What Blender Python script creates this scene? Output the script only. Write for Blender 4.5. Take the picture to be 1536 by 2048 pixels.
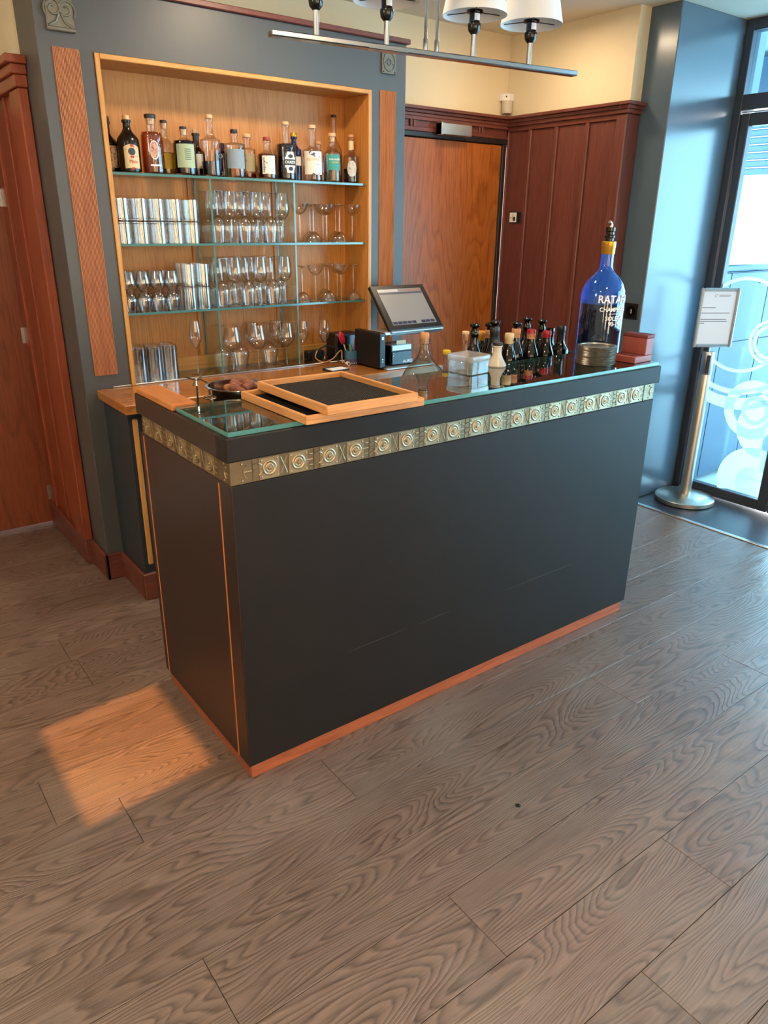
import bpy, bmesh, math, random
from mathutils import Vector, Matrix
for o in list(bpy.data.objects): bpy.data.objects.remove(o)
S = bpy.context.scene
COL = S.collection
PI = math.pi
random.seed(7)

# ------------------------------------------------------------------ camera
cd = bpy.data.cameras.new('camera'); cam = bpy.data.objects.new('camera', cd); COL.objects.link(cam)
r_ = Vector((0.8010, -0.5986, 0.0107)); d_ = Vector((-0.2106, -0.2985, -0.9309)); f_ = Vector((0.5604, 0.7434, -0.3651))
cam.matrix_world = Matrix(((r_.x, -d_.x, -f_.x, -0.7748), (r_.y, -d_.y, -f_.y, -1.6971), (r_.z, -d_.z, -f_.z, 1.6169), (0, 0, 0, 1)))
cd.sensor_fit = 'VERTICAL'; cd.sensor_height = 36; cd.lens = 1475.24 / 2048 * 36; cd.clip_start = 0.05
S.camera = cam
# ------------------------------------------------------------------ sky, sun, window portals, warm fill, exposure
w = bpy.data.worlds.new('sky'); S.world = w; w.use_nodes = True
bg = w.node_tree.nodes['Background']; bg.inputs[0].default_value = (0.97, 0.985, 1.0, 1); bg.inputs[1].default_value = 11.0
def light(name, kind, loc, energy, color, aim=None, size=None, **k):
    L = bpy.data.lights.new(name, kind); o = bpy.data.objects.new(name, L); COL.objects.link(o)
    o.location = loc; L.energy = energy; L.color = color
    if aim is not None: o.rotation_euler = Vector(aim).to_track_quat('-Z', 'Y').to_euler()
    if size:
        L.shape = 'RECTANGLE'; L.size, L.size_y = size
    for a, b in k.items(): setattr(L, a, b)
    return o
SUN_AZ, SUN_EL = math.radians(5), math.radians(48)
sd = Vector((math.cos(SUN_EL)*math.cos(SUN_AZ), math.cos(SUN_EL)*math.sin(SUN_AZ), -math.sin(SUN_EL)))
light('sun', 'SUN', (-6, 0, 5), 6.2, (1.0, 0.40, 0.08), sd, angle=0.012)
for wx in (-1.75, -.15, 1.45):
    p = light('portal_near', 'AREA', (wx, -4.15, 1.42), 1, (1, 1, 1), (0, 1, 0), (.56, 1.94)); p.data.cycles.is_portal = True
p = light('portal_right', 'AREA', (3.68, -.95, 1.3), 1, (1, 1, 1), (-1, 0, 0), (3.7, 2.5)); p.data.cycles.is_portal = True
for i, (x, y) in enumerate(((-0.9, -0.9), (0.9, -1.1), (-0.9, 1.1), (1.0, 1.0), (2.4, 1.3))):
    light('warm_fill_%d' % i, 'AREA', (x, y, 2.615), (14, 14, 9, 14, 5)[i], (1.0, 0.76, 0.50), (0, 0, -1), (0.16, 0.16))  # unseen warm area lamps added under the ceiling as fill
S.view_settings.view_transform = 'Standard'; S.view_settings.look = 'None'
S.view_settings.exposure = 0.35; S.view_settings.gamma = 1.0; S.view_settings.use_curve_mapping = False
cy = S.cycles; cy.use_light_tree = False
cy.use_denoising = True; cy.max_bounces = 9; cy.diffuse_bounces = 3; cy.glossy_bounces = 3
cy.transmission_bounces = 6; cy.transparent_max_bounces = 28; cy.use_adaptive_sampling = True; cy.adaptive_threshold = 0.06; cy.adaptive_min_samples = 16; cy.sample_clamp_indirect = 6; cy.caustics_reflective = False; cy.caustics_refractive = False

# ------------------------------------------------------------------ materials
def lin(h):
    h = h.lstrip('#'); out = []
    for i in (0, 2, 4):
        c = int(h[i:i+2], 16) / 255
        out.append(c/12.92 if c <= 0.04045 else ((c+0.055)/1.055)**2.4)
    return (*out, 1)
def newmat(name):
    m = bpy.data.materials.new(name); m.use_nodes = True; nt = m.node_tree
    return m, nt, nt.nodes['Principled BSDF'], nt.nodes['Material Output']
def N(nt, t, **k):
    n = nt.nodes.new(t)
    for a, b in k.items():
        if a.startswith('i_'): n.inputs[int(a[2:]) if a[2:].isdigit() else a[2:]].default_value = b
        else: setattr(n, a, b)
    return n
def L(nt, a, b): nt.links.new(a, b)
def plain(name, col, rough=0.5, metal=0.0, bump=0.0, bscale=200, vary=0.0, spec=None, coat=0.0):
    m, nt, b, o = newmat(name)
    c = lin(col); b.inputs['Base Color'].default_value = c
    b.inputs['Roughness'].default_value = rough; b.inputs['Metallic'].default_value = metal
    if spec is not None: b.inputs['Specular IOR Level'].default_value = spec
    if coat: b.inputs['Coat Weight'].default_value = coat; b.inputs['Coat Roughness'].default_value = 0.08
    tc = N(nt, 'ShaderNodeTexCoord')
    if vary:
        n = N(nt, 'ShaderNodeTexNoise'); n.inputs['Scale'].default_value = 6; n.inputs['Detail'].default_value = 3
        L(nt, tc.outputs['Object'], n.inputs['Vector'])
        mx = N(nt, 'ShaderNodeMix', data_type='RGBA'); L(nt, n.outputs['Fac'], mx.inputs['Factor'])
        mx.inputs['A'].default_value = tuple(max(0, x*(1-vary)) for x in c[:3]) + (1,)
        mx.inputs['B'].default_value = tuple(min(1, x*(1+vary)) for x in c[:3]) + (1,)
        L(nt, mx.outputs['Result'], b.inputs['Base Color'])
    if bump >= .1:
        n = N(nt, 'ShaderNodeTexNoise'); n.inputs['Scale'].default_value = bscale; n.inputs['Detail'].default_value = 1
        L(nt, tc.outputs['Object'], n.inputs['Vector'])
        bp = N(nt, 'ShaderNodeBump'); bp.inputs['Strength'].default_value = bump; bp.inputs['Distance'].default_value = 0.002
        L(nt, n.outputs['Fac'], bp.inputs['Height']); L(nt, bp.outputs['Normal'], b.inputs['Normal'])
    return m
def wood(name, light_c, dark_c, axis='X', ring=7.0, along=0.6, across=5.0, rough=0.45, bump=0.15, pore=0.35, tone=0.12, coat=0.0, spec=0.5, line=0.16, scuff=0.0, off=(0, 0, 0)):
    m, nt, b, o = newmat(name)
    tc = N(nt, 'ShaderNodeTexCoord'); oi = N(nt, 'ShaderNodeObjectInfo')
    rv = N(nt, 'ShaderNodeVectorMath', operation='SCALE'); rv.inputs[0].default_value = (31.7, 17.3, 23.1); L(nt, oi.outputs['Random'], rv.inputs['Scale'])
    ad = N(nt, 'ShaderNodeVectorMath', operation='ADD'); L(nt, tc.outputs['Object'], ad.inputs[0]); L(nt, rv.outputs[0], ad.inputs[1])
    ai = 'XYZ'.index(axis)
    def mp(al, ac):
        s = [ac]*3; s[ai] = al
        n = N(nt, 'ShaderNodeMapping'); n.inputs['Scale'].default_value = s; L(nt, ad.outputs[0], n.inputs['Vector']); return n
    f1 = N(nt, 'ShaderNodeTexNoise'); f1.inputs['Scale'].default_value = 1; f1.inputs['Detail'].default_value = 2.2; f1.inputs['Roughness'].default_value = 0.42; f1.inputs['Distortion'].default_value = 0.25
    L(nt, mp(along, across).outputs[0], f1.inputs['Vector'])
    j = N(nt, 'ShaderNodeTexNoise'); j.inputs['Scale'].default_value = 1; j.inputs['Detail'].default_value = 2
    L(nt, mp(along*14, across*9).outputs[0], j.inputs['Vector'])
    mu = N(nt, 'ShaderNodeMath', operation='MULTIPLY'); mu.inputs[1].default_value = ring*2; L(nt, f1.outputs['Fac'], mu.inputs[0])
    ja = N(nt, 'ShaderNodeMath', operation='MULTIPLY_ADD'); ja.inputs[1].default_value = 0.7; L(nt, j.outputs['Fac'], ja.inputs[0]); L(nt, mu.outputs[0], ja.inputs[2])
    fr = N(nt, 'ShaderNodeMath', operation='FRACT'); L(nt, ja.outputs[0], fr.inputs[0])
    rp = N(nt, 'ShaderNodeValToRGB'); L(nt, fr.outputs[0], rp.inputs[0])
    e = rp.color_ramp.elements; e[0].position = 0; e[0].color = (0, 0, 0, 1); e[1].position = line; e[1].color = (.62, .62, .62, 1)
    x = e.new(0.8); x.color = (1, 1, 1, 1); x = e.new(1.0); x.color = (.15, .15, .15, 1)
    po = N(nt, 'ShaderNodeTexNoise'); po.inputs['Scale'].default_value = 1; po.inputs['Detail'].default_value = 2; po.inputs['Roughness'].default_value = 0.65
    L(nt, mp(7, 150).outputs[0], po.inputs['Vector'])
    pr = N(nt, 'ShaderNodeMapRange'); pr.inputs['From Min'].default_value = .34; pr.inputs['From Max'].default_value = .56; L(nt, po.outputs['Fac'], pr.inputs['Value'])
    mm = N(nt, 'ShaderNodeMix', data_type='FLOAT'); mm.inputs['Factor'].default_value = pore; L(nt, rp.outputs[0], mm.inputs['A']); L(nt, pr.outputs[0], mm.inputs['B'])
    mx = N(nt, 'ShaderNodeMix', data_type='RGBA'); mx.inputs['A'].default_value = lin(dark_c); mx.inputs['B'].default_value = lin(light_c); L(nt, mm.outputs['Result'], mx.inputs['Factor'])
    hs = N(nt, 'ShaderNodeHueSaturation'); L(nt, mx.outputs['Result'], hs.inputs['Color'])
    vr = N(nt, 'ShaderNodeMapRange'); vr.inputs['To Min'].default_value = 1-tone; vr.inputs['To Max'].default_value = 1+tone; L(nt, oi.outputs['Random'], vr.inputs['Value']); L(nt, vr.outputs[0], hs.inputs['Value'])
    col = hs.outputs[0]
    if scuff:
        sn = N(nt, 'ShaderNodeTexNoise'); sn.inputs['Scale'].default_value = 2.2; sn.inputs['Detail'].default_value = 3; L(nt, tc.outputs['Object'], sn.inputs['Vector'])
        sr = N(nt, 'ShaderNodeMapRange'); sr.inputs['From Min'].default_value = .5; sr.inputs['From Max'].default_value = .75; sr.inputs['To Max'].default_value = scuff; L(nt, sn.outputs['Fac'], sr.inputs['Value'])
        sm = N(nt, 'ShaderNodeMix', data_type='RGBA'); sm.inputs['B'].default_value = (.30, .26, .23, 1); L(nt, sr.outputs[0], sm.inputs['Factor']); L(nt, col, sm.inputs['A']); col = sm.outputs['Result']
    L(nt, col, b.inputs['Base Color'])
    b.inputs['Roughness'].default_value = rough; b.inputs['Specular IOR Level'].default_value = spec
    if coat: b.inputs['Coat Weight'].default_value = coat; b.inputs['Coat Roughness'].default_value = 0.12
    if bump >= .1:
        bu = N(nt, 'ShaderNodeBump'); bu.inputs['Strength'].default_value = bump; bu.inputs['Distance'].default_value = 0.0015
        L(nt, mm.outputs['Result'], bu.inputs['Height']); L(nt, bu.outputs[0], b.inputs['Normal'])
    return m
def clear(name, tint=(.97, .98, .98), base=.05, power=3.2, top=.95, rough=.02, edge=None, haze=0.0, hazecol=(.9, .9, .9)):
    """thin clear glass: transparent body plus a reflection that grows towards grazing angles"""
    m, nt, b, o = newmat(name); nt.nodes.remove(b)
    lw = N(nt, 'ShaderNodeLayerWeight'); lw.inputs['Blend'].default_value = 0.5
    pw = N(nt, 'ShaderNodeMath', operation='POWER'); pw.inputs[1].default_value = power; L(nt, lw.outputs['Facing'], pw.inputs[0])
    ma = N(nt, 'ShaderNodeMath', operation='MULTIPLY_ADD'); ma.inputs[1].default_value = top-base; ma.inputs[2].default_value = base; L(nt, pw.outputs[0], ma.inputs[0])
    t = N(nt, 'ShaderNodeBsdfTransparent'); t.inputs[0].default_value = (*tint, 1)
    if edge:
        mx = N(nt, 'ShaderNodeMix', data_type='RGBA'); mx.inputs['A'].default_value = (*tint, 1); mx.inputs['B'].default_value = (*edge, 1)
        p2 = N(nt, 'ShaderNodeMath', operation='POWER'); p2.inputs[1].default_value = 2.0; L(nt, lw.outputs['Facing'], p2.inputs[0]); L(nt, p2.outputs[0], mx.inputs['Factor']); L(nt, mx.outputs['Result'], t.inputs[0])
    g = N(nt, 'ShaderNodeBsdfGlossy'); g.inputs['Roughness'].default_value = rough
    body = t.outputs[0]
    if haze:
        df = N(nt, 'ShaderNodeBsdfDiffuse'); df.inputs[0].default_value = (*hazecol, 1)
        ms = N(nt, 'ShaderNodeMixShader'); ms.inputs[0].default_value = haze; L(nt, t.outputs[0], ms.inputs[1]); L(nt, df.outputs[0], ms.inputs[2]); body = ms.outputs[0]
    s = N(nt, 'ShaderNodeMixShader'); L(nt, ma.outputs[0], s.inputs[0]); L(nt, body, s.inputs[1]); L(nt, g.outputs[0], s.inputs[2]); L(nt, s.outputs[0], o.inputs[0])
    return m
M = {}
M['floor'] = wood('floor_oak', '#857065', '#4c3e38', 'X', ring=28, along=0.75, across=4.6, rough=.32, spec=.65, bump=.45, pore=.30, tone=.10, scuff=.30, line=.30)
M['niche'] = wood('niche_oak', '#c98a48', '#a9682c', 'Z', ring=4, along=.4, across=5, rough=.45, bump=.05, pore=.6, tone=.03)
M['oakedge'] = wood('oak_edge', '#d39a55', '#b97a38', 'Z', ring=4, along=.5, across=9, rough=.4, bump=.05, pore=.5, tone=.03)
M['oakedge_x'] = wood('oak_edge_x', '#d39a55', '#b97a38', 'X', ring=4, along=.5, across=9, rough=.4, bump=.05, pore=.5, tone=.03)
M['tambour'] = wood('tambour_wood', '#bd7a4c', '#96552e', 'Z', ring=3, along=.5, across=8, rough=.5, bump=.05, pore=.6, tone=.03)
M['worktop'] = wood('worktop_wood', '#b5763c', '#8d5122', 'X', ring=4, along=.5, across=6, rough=.22, bump=.03, pore=.4, tone=.03, coat=.4)
M['boardwood'] = wood('end_board_wood', '#c77e42', '#a85f2c', 'Y', ring=4, along=.6, across=7, rough=.35, bump=.05, pore=.5, tone=.03)
M['tray'] = wood('tray_wood', '#d69a5e', '#b97845', 'X', ring=4, along=.9, across=14, rough=.45, bump=.1, pore=.55, tone=.06)
M['tray_y'] = wood('tray_wood_y', '#d69a5e', '#b97845', 'Y', ring=4, along=.9, across=14, rough=.45, bump=.1, pore=.55, tone=.06)
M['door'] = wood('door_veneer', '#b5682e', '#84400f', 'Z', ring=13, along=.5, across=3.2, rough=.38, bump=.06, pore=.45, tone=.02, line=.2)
M['mahog'] = wood('mahogany', '#744037', '#552c27', 'Z', ring=3, along=.4, across=5, rough=.42, bump=.05, pore=.6, tone=.05)
M['mahog_l'] = wood('mahogany_left', '#95482c', '#6f301d', 'Z', ring=3, along=.4, across=5, rough=.36, bump=.05, pore=.6, tone=.05)  # lighter mahogany copy: warm light from the left put into the colour
M['mahog_lit_y'] = wood('mahogany_warm_lit_y', '#95482c', '#6f301d', 'Y', ring=3, along=.4, across=5, rough=.36, bump=.05, pore=.6, tone=.05)
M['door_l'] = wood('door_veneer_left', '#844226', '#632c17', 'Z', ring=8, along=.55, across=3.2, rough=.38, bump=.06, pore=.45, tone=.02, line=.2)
M['mahog_x'] = wood('mahogany_x', '#784034', '#572c25', 'X', ring=3, along=.4, across=5, rough=.42, bump=.05, pore=.6, tone=.05)
M['mahog_y'] = wood('mahogany_y', '#784034', '#572c25', 'Y', ring=3, along=.4, across=5, rough=.42, bump=.05, pore=.6, tone=.05)
M['plinth'] = wood('plinth_wood', '#b0603c', '#85422a', 'X', ring=5, along=.8, across=12, rough=.42, bump=.1, pore=.5, tone=.05)
M['inlay'] = plain('inlay_wood', '#c9743a', .5, vary=.1)
M['tower'] = plain('tower_paint', '#4d4f51', .42, bump=.04, bscale=300, vary=.05)
M['charcoal'] = plain('counter_charcoal', '#211d1b', .52, spec=.25, bump=.05, bscale=90, vary=.18)
M['charcoal_warm_cast'] = plain('counter_end_warm_cast', '#2b1814', .40, vary=.08)  # charcoal browned: warm light on the left end is in the colour
M['slateblue'] = plain('back_counter_paint', '#2c343c', .4, vary=.06)
M['cream'] = plain('cream_plaster', '#e6d6b4', .85, bump=.03, bscale=400, vary=.02)
M['ceiling'] = plain('ceiling_plaster', '#e4dccb', .9, vary=.02)
M['column'] = plain('column_gloss_paint', '#546675', .26, vary=.03, spec=.5, coat=.3)
M['column'].node_tree.nodes['Principled BSDF'].inputs['Coat Roughness'].default_value = .2
M['frame'] = plain('window_frame_paint', '#3c4654', .35)
M['blackmetal'] = plain('black_frame_paint', '#242322', .4)
M['mat'] = plain('entrance_mat', '#2a3340', .38, bump=.5, bscale=260)
M['alu'] = plain('brushed_aluminium', '#b9bcbe', .3, 1.0)
M['steel'] = plain('polished_steel', '#c9c8c4', .16, 1.0)
M['steel_br'] = plain('brushed_steel', '#cbc5ba', .32, 1.0, vary=.04)
M['chrome'] = plain('satin_chrome', '#aeb0b3', .22, 1.0)
M['brass'] = plain('aged_brass', '#84745c', .42, 1.0, bump=.35, bscale=120, vary=.35)
M['brass_hi'] = plain('rubbed_brass', '#a8967a', .42, 1.0, vary=.2)
M['relief'] = plain('pewter_relief', '#6f6d62', .5, .55, bump=.3, bscale=90, vary=.2)
M['black'] = plain('black_plastic', '#15161a', .35)
M['blackgloss'] = plain('black_gloss', '#0d0e10', .12)
M['rubber'] = plain('black_rubber', '#1a191b', .7, bump=.3, bscale=500)
M['white'] = plain('white_plastic', '#e6e4de', .4)
m_, nt_, b_, o_ = newmat('white_vinyl'); b_.inputs['Base Color'].default_value = (.92, .95, .96, 1); b_.inputs['Roughness'].default_value = .6
tl_ = N(nt_, 'ShaderNodeBsdfTranslucent'); tl_.inputs[0].default_value = (.85, .92, .95, 1); ms_ = N(nt_, 'ShaderNodeMixShader'); ms_.inputs[0].default_value = .8
L(nt_, b_.outputs[0], ms_.inputs[1]); L(nt_, tl_.outputs[0], ms_.inputs[2]); L(nt_, ms_.outputs[0], o_.inputs[0]); M['whitepaint'] = m_
M['silver'] = plain('silver_plastic', '#aab3b6', .3, .6)
M['shade'] = plain('lamp_shade_fabric', '#e4e6ea', .8, bump=.1, bscale=600)
M['paper'] = plain('white_paper', '#eef0f6', .7)
M['ink'] = plain('printed_ink', '#38404e', .7)
M['white_ink'] = plain('white_print', '#eef2f4', .6)
M['yellow_ink'] = plain('yellow_print', '#e8c94a', .6)
M['red_ink'] = plain('red_print', '#b8302c', .6)
M['cork'] = plain('cork', '#b07a52', .8, bump=.5, bscale=160, vary=.3)
M['corkwine'] = plain('wine_stained_cork', '#8a5240', .8, bump=.5, bscale=160, vary=.35)
M['corkpale'] = plain('pale_cork', '#d9b08a', .75, bump=.2, bscale=160, vary=.1)
M['cream_cap'] = plain('cream_capsule', '#dcc9a0', .45)
M['tan_cap'] = plain('tan_wax', '#c98f63', .5)
M['red_cap'] = plain('red_capsule', '#a3202c', .35)
M['orange_cap'] = plain('orange_capsule', '#e09428', .4)
M['gold'] = plain('gold_cap', '#c99a3a', .3, .8)
M['ceramic'] = plain('cream_stoneware', '#c9bfae', .3)
M['redleather'] = plain('red_leather', '#93493f', .5, bump=.2, bscale=300)
M['redleather_in'] = plain('dark_red_lining', '#6f2f2c', .6)
M['screen'] = plain('screen_panel', '#8a8583', .25)
M['screenbar'] = plain('screen_bar', '#4c4f60', .3)
M['screenbtn'] = plain('screen_button', '#2e3350', .3)
M['darkbottle'] = plain('dark_bottle_glass', '#0a0b0a', .08, coat=.3)
M['darkbottle_b'] = plain('brown_black_bottle', '#120d0c', .22)
M['bluebottle'] = plain('cobalt_bottle', '#0b1a4a', .1)
M['capdark'] = plain('dark_cap', '#1d2026', .4)
M['capred'] = plain('rust_cap', '#8d3428', .4)
M['glass'] = clear('clear_glass', (.97, .972, .97), .14, 2.2, .97, edge=(.78, .77, .75))
M['bottleglass'] = clear('bottle_glass', (.95, .955, .95), .07, 3.0, .9, edge=(.6, .58, .55))
M['flaskglass'] = clear('greenish_glass', (.84, .88, .80), .07, 2.6, .9, edge=(.35, .38, .30))
M['plastic'] = clear('clear_plastic', (.86, .88, .88), .08, 2.6, .8, rough=.08, edge=(.6, .62, .62), haze=.12)
M['plasticlid'] = clear('frosted_lid', (.8, .82, .82), .1, 2.6, .7, rough=.12, haze=.28)
M['topglass'] = clear('counter_glass', (.66, .83, .80), .09, 2.3, .95, rough=.015)
M['shelfglass'] = clear('shelf_glass', (.90, .955, .94), .06, 3, .9)
M['glassedge'] = plain('glass_edge_green', '#4c7e7c', .15, spec=.8)
M['glassedge_l'] = plain('counter_glass_edge', '#4f8a88', .15, spec=.8)
M['doorglass'] = clear('blue_tinted_glass', (.60, .87, 1.0), .06, 4, .8)
M['warmtint'] = clear('warm_light_tint', (1.0, .84, .66), .05, 4, .6)  # tint added to warm the daylight from behind the viewer
M['blueglass_l'] = clear('blue_glass_lower', (.30, .55, .80), .07, 2.4, .9, edge=(.0, .2, .6), haze=.05, hazecol=(.01, .08, .35))
M['blueglass'] = clear('blue_glass', (.06, .34, .92), .08, 3.0, .9, edge=(.0, .2, .75), haze=.32, hazecol=(.0, .17, .95))
def liquid(name, tint, **k): return clear(name, tint, .04, 4, .5, **k)
M['l_dark'] = plain('dark_spirit', '#120a14', .1)
M['l_ink'] = plain('inky_spirit', '#23203a', .1)
M['l_amber'] = liquid('amber_spirit', (.75, .33, .06), haze=.10, hazecol=(.5, .2, .04))
M['l_yellow'] = liquid('yellow_spirit', (.75, .62, .12), haze=.2, hazecol=(.5, .42, .05))
M['l_pale'] = liquid('pale_spirit', (.93, .84, .62))
M['l_clear'] = liquid('clear_spirit', (.96, .96, .95))
M['l_red'] = liquid('red_spirit', (.45, .07, .03), haze=.15, hazecol=(.3, .03, .02))
M['l_brown'] = plain('brown_spirit', '#3a0f0c', .1)
def label_mat(name, base, second, kind='noise', scale=9, thr=.55, stripes=None):
    m, nt, b, o = newmat(name); b.inputs['Roughness'].default_value = .6
    uv = N(nt, 'ShaderNodeTexCoord')
    n = N(nt, 'ShaderNodeTexNoise'); n.inputs['Scale'].default_value = scale; n.inputs['Detail'].default_value = 4; n.inputs['Distortion'].default_value = 1.4
    L(nt, uv.outputs['UV'], n.inputs['Vector'])
    rp = N(nt, 'ShaderNodeValToRGB'); rp.color_ramp.elements[0].position = thr; rp.color_ramp.elements[1].position = thr+.04; L(nt, n.outputs['Fac'], rp.inputs[0])
    mx = N(nt, 'ShaderNodeMix', data_type='RGBA'); mx.inputs['A'].default_value = lin(base); mx.inputs['B'].default_value = lin(second); L(nt, rp.outputs[0], mx.inputs['Factor'])
    L(nt, mx.outputs['Result'], b.inputs['Base Color'])
    return m
M['lb_beige'] = label_mat('label_beige_print', '#cdb897', '#8a5a44', scale=6, thr=.52)
M['lb_cream'] = label_mat('label_cream_print', '#d3bf98', '#a77a5c', scale=3, thr=.58)
M['lb_face'] = label_mat('label_oval_print', '#c9a28e', '#8f5648', scale=5, thr=.52)
M['lb_yellow'] = label_mat('label_yellow_print', '#c6a93a', '#3c3416', scale=7, thr=.62)
M['lb_sage'] = plain('label_sage', '#a3b79a', .6)
M['lb_white'] = label_mat('label_white_print', '#d9d6cf', '#a7a39b', scale=5, thr=.64)
M['lb_blue'] = label_mat('label_silver_blue', '#8295a6', '#c9d4dc', scale=14, thr=.66)
M['lb_grey'] = label_mat('label_grey', '#a29d86', '#7f7a66', scale=5, thr=.6)
M['lb_branch'] = label_mat('label_white_branch', '#e2dfd6', '#3d4350', scale=5, thr=.62)
M['lb_octo'] = label_mat('label_white_blue', '#e4e0da', '#2d4a86', scale=3.5, thr=.60)
M['lb_teal'] = plain('label_teal', '#3f9a94', .6, vary=.15)
M['lb_etch'] = label_mat('label_etched', '#c8c9c6', '#5d5f5d', scale=6, thr=.6)
M['lb_navy'] = plain('label_navy', '#2c3c46', .6)

# ------------------------------------------------------------------ mesh helpers
class MB:
    def __init__(s, world=True): s.v = []; s.f = []; s.mi = []; s.w = world
    def add(s, vs, fs, mi=0):
        o = len(s.v); s.v += [Vector(a) for a in vs]; s.f += [tuple(i+o for i in f) for f in fs]; s.mi += [mi]*len(fs); return s
    def box(s, x0, x1, y0, y1, z0, z1, mi=0, side=None):
        a = [(x0, y0, z0), (x1, y0, z0), (x1, y1, z0), (x0, y1, z0), (x0, y0, z1), (x1, y0, z1), (x1, y1, z1), (x0, y1, z1)]
        s.add(a, [(3, 2, 1, 0), (4, 5, 6, 7)], mi)
        o = len(s.v)-8; sm = mi if side is None else side
        for f in ((0, 1, 5, 4), (1, 2, 6, 5), (2, 3, 7, 6), (3, 0, 4, 7)): s.f.append(tuple(i+o for i in f)); s.mi.append(sm)
        return s
    def lathe(s, prof, n=24, c=(0, 0, 0), close=False, mi=0):
        o = []; fs = []; rings = []
        for r, z in prof:
            if r < 1e-6: rings.append([len(o)]); o.append((c[0], c[1], c[2]+z))
            else:
                rings.append(list(range(len(o), len(o)+n)))
                o += [(c[0]+r*math.cos(2*PI*k/n), c[1]+r*math.sin(2*PI*k/n), c[2]+z) for k in range(n)]
        prs = list(zip(rings, rings[1:])) + ([(rings[-1], rings[0])] if close else [])
        for a, b in prs:
            for k in range(n):
                q = (k+1) % n
                if len(a) == 1 and len(b) == 1: continue
                if len(a) == 1: fs.append((a[0], b[q], b[k]))
                elif len(b) == 1: fs.append((a[k], a[q], b[0]))
                else: fs.append((a[k], a[q], b[q], b[k]))
        return s.add(o, fs, mi)
    def tube(s, path, r, n=8, mi=0):
        P = [Vector(p) for p in path]; vs = []; fs = []
        up = None
        for i, p in enumerate(P):
            t = (P[min(i+1, len(P)-1)]-P[max(i-1, 0)]).normalized()
            if up is None: up = t.orthogonal().normalized()
            up = (up - t*up.dot(t)).normalized(); sd = t.cross(up)
            rr = r[i] if isinstance(r, (list, tuple)) else r
            vs += [p + (up*math.cos(2*PI*k/n)+sd*math.sin(2*PI*k/n))*rr for k in range(n)]
        for i in range(len(P)-1):
            for k in range(n):
                q = (k+1) % n; fs.append((i*n+k, i*n+q, (i+1)*n+q, (i+1)*n+k))
        fs.append(tuple(range(n-1, -1, -1))); fs.append(tuple((len(P)-1)*n+k for k in range(n)))
        return s.add(vs, fs, mi)
    def prism(s, poly, ax, a0, a1, mi=0):
        """extrude polygon (u,v) along axis ax; ax X: (u,v)=(y,z); Y: (x,z); Z: (x,y)"""
        def P(u, v, a): return {'X': (a, u, v), 'Y': (u, a, v), 'Z': (u, v, a)}[ax]
        n = len(poly); vs = [P(u, v, a0) for u, v in poly]+[P(u, v, a1) for u, v in poly]
        fs = [tuple(range(n-1, -1, -1)), tuple(range(n, 2*n))]+[(i, (i+1) % n, n+(i+1) % n, n+i) for i in range(n)]
        return s.add(vs, fs, mi)
    def tf(s, m, start=0):
        for i in range(start, len(s.v)): s.v[i] = m @ s.v[i]
        return s
    def build(s, name, mat, parent=None, smooth=False, bevel=0, seg=1, uv=None, origin=None):
        off = Vector((0, 0, 0)); own = None
        if s.w:
            q = parent
            while q: off += q.location; q = q.parent
            if parent is None and origin is not False:
                if origin is None:
                    xs = [a.x for a in s.v]; ys = [a.y for a in s.v]; zs = [a.z for a in s.v]
                    own = Vector(((min(xs)+max(xs))/2, (min(ys)+max(ys))/2, min(zs)))
                else: own = Vector(origin)
                off = own
        me = bpy.data.meshes.new(name); me.from_pydata([tuple(a-off) for a in s.v], [], s.f)
        mats = mat if isinstance(mat, (list, tuple)) else [mat]
        for k in mats: me.materials.append(k)
        for p, i in zip(me.polygons, s.mi): p.material_index = i
        bm = bmesh.new(); bm.from_mesh(me); bmesh.ops.recalc_face_normals(bm, faces=bm.faces)
        if bevel:
            es = [e for e in bm.edges if len(e.link_faces) == 2 and e.calc_face_angle(0) > 0.5]
            bmesh.ops.bevel(bm, geom=es, offset=bevel, segments=seg, affect='EDGES', profile=.5, clamp_overlap=True)
        bm.to_mesh(me); bm.free()
        if smooth:
            for p in me.polygons: p.use_smooth = True
            try: me.set_sharp_from_angle(angle=math.radians(38))
            except Exception: pass
        if uv:
            ul = me.uv_layers.new(name='UVMap')
            for lp in me.loops: ul.data[lp.index].uv = uv[lp.vertex_index]
        o = bpy.data.objects.new(name, me); COL.objects.link(o)
        if own: o.location = own
        if parent: o.parent = parent
        return o
def tag(o, label=None, cat=None, group=None, kind=None):
    if label: o['label'] = label
    if cat: o['category'] = cat
    if group: o['group'] = group
    if kind: o['kind'] = kind
    return o
def thing(name, label, cat, loc=(0, 0, 0), rz=0, group=None, kind=None):
    o = bpy.data.objects.new(name, None); COL.objects.link(o); o.location = loc; o.rotation_euler = (0, 0, rz); o.empty_display_size = .05
    return tag(o, label, cat, group, kind)
def struct(name, label=None, loc=(0, 0, 0)):
    o = bpy.data.objects.new(name, None); COL.objects.link(o); o.location = loc; o.empty_display_size = .05
    return tag(o, label, kind='structure')
def bx(name, mat, parent, *b, bevel=0, seg=1): return MB().box(*b).build(name, mat, parent, bevel=bevel, seg=seg)
def copy_tree(o, parent=None):
    c = o.copy(); COL.objects.link(c); c.parent = parent
    for ch in o.children: copy_tree(ch, c)
    return c
def share(name, src, parent, loc, rz=0):
    o = bpy.data.objects.new(name, src.data); COL.objects.link(o); o.parent = parent; o.location = loc; o.rotation_euler = (0, 0, rz); return o
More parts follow.
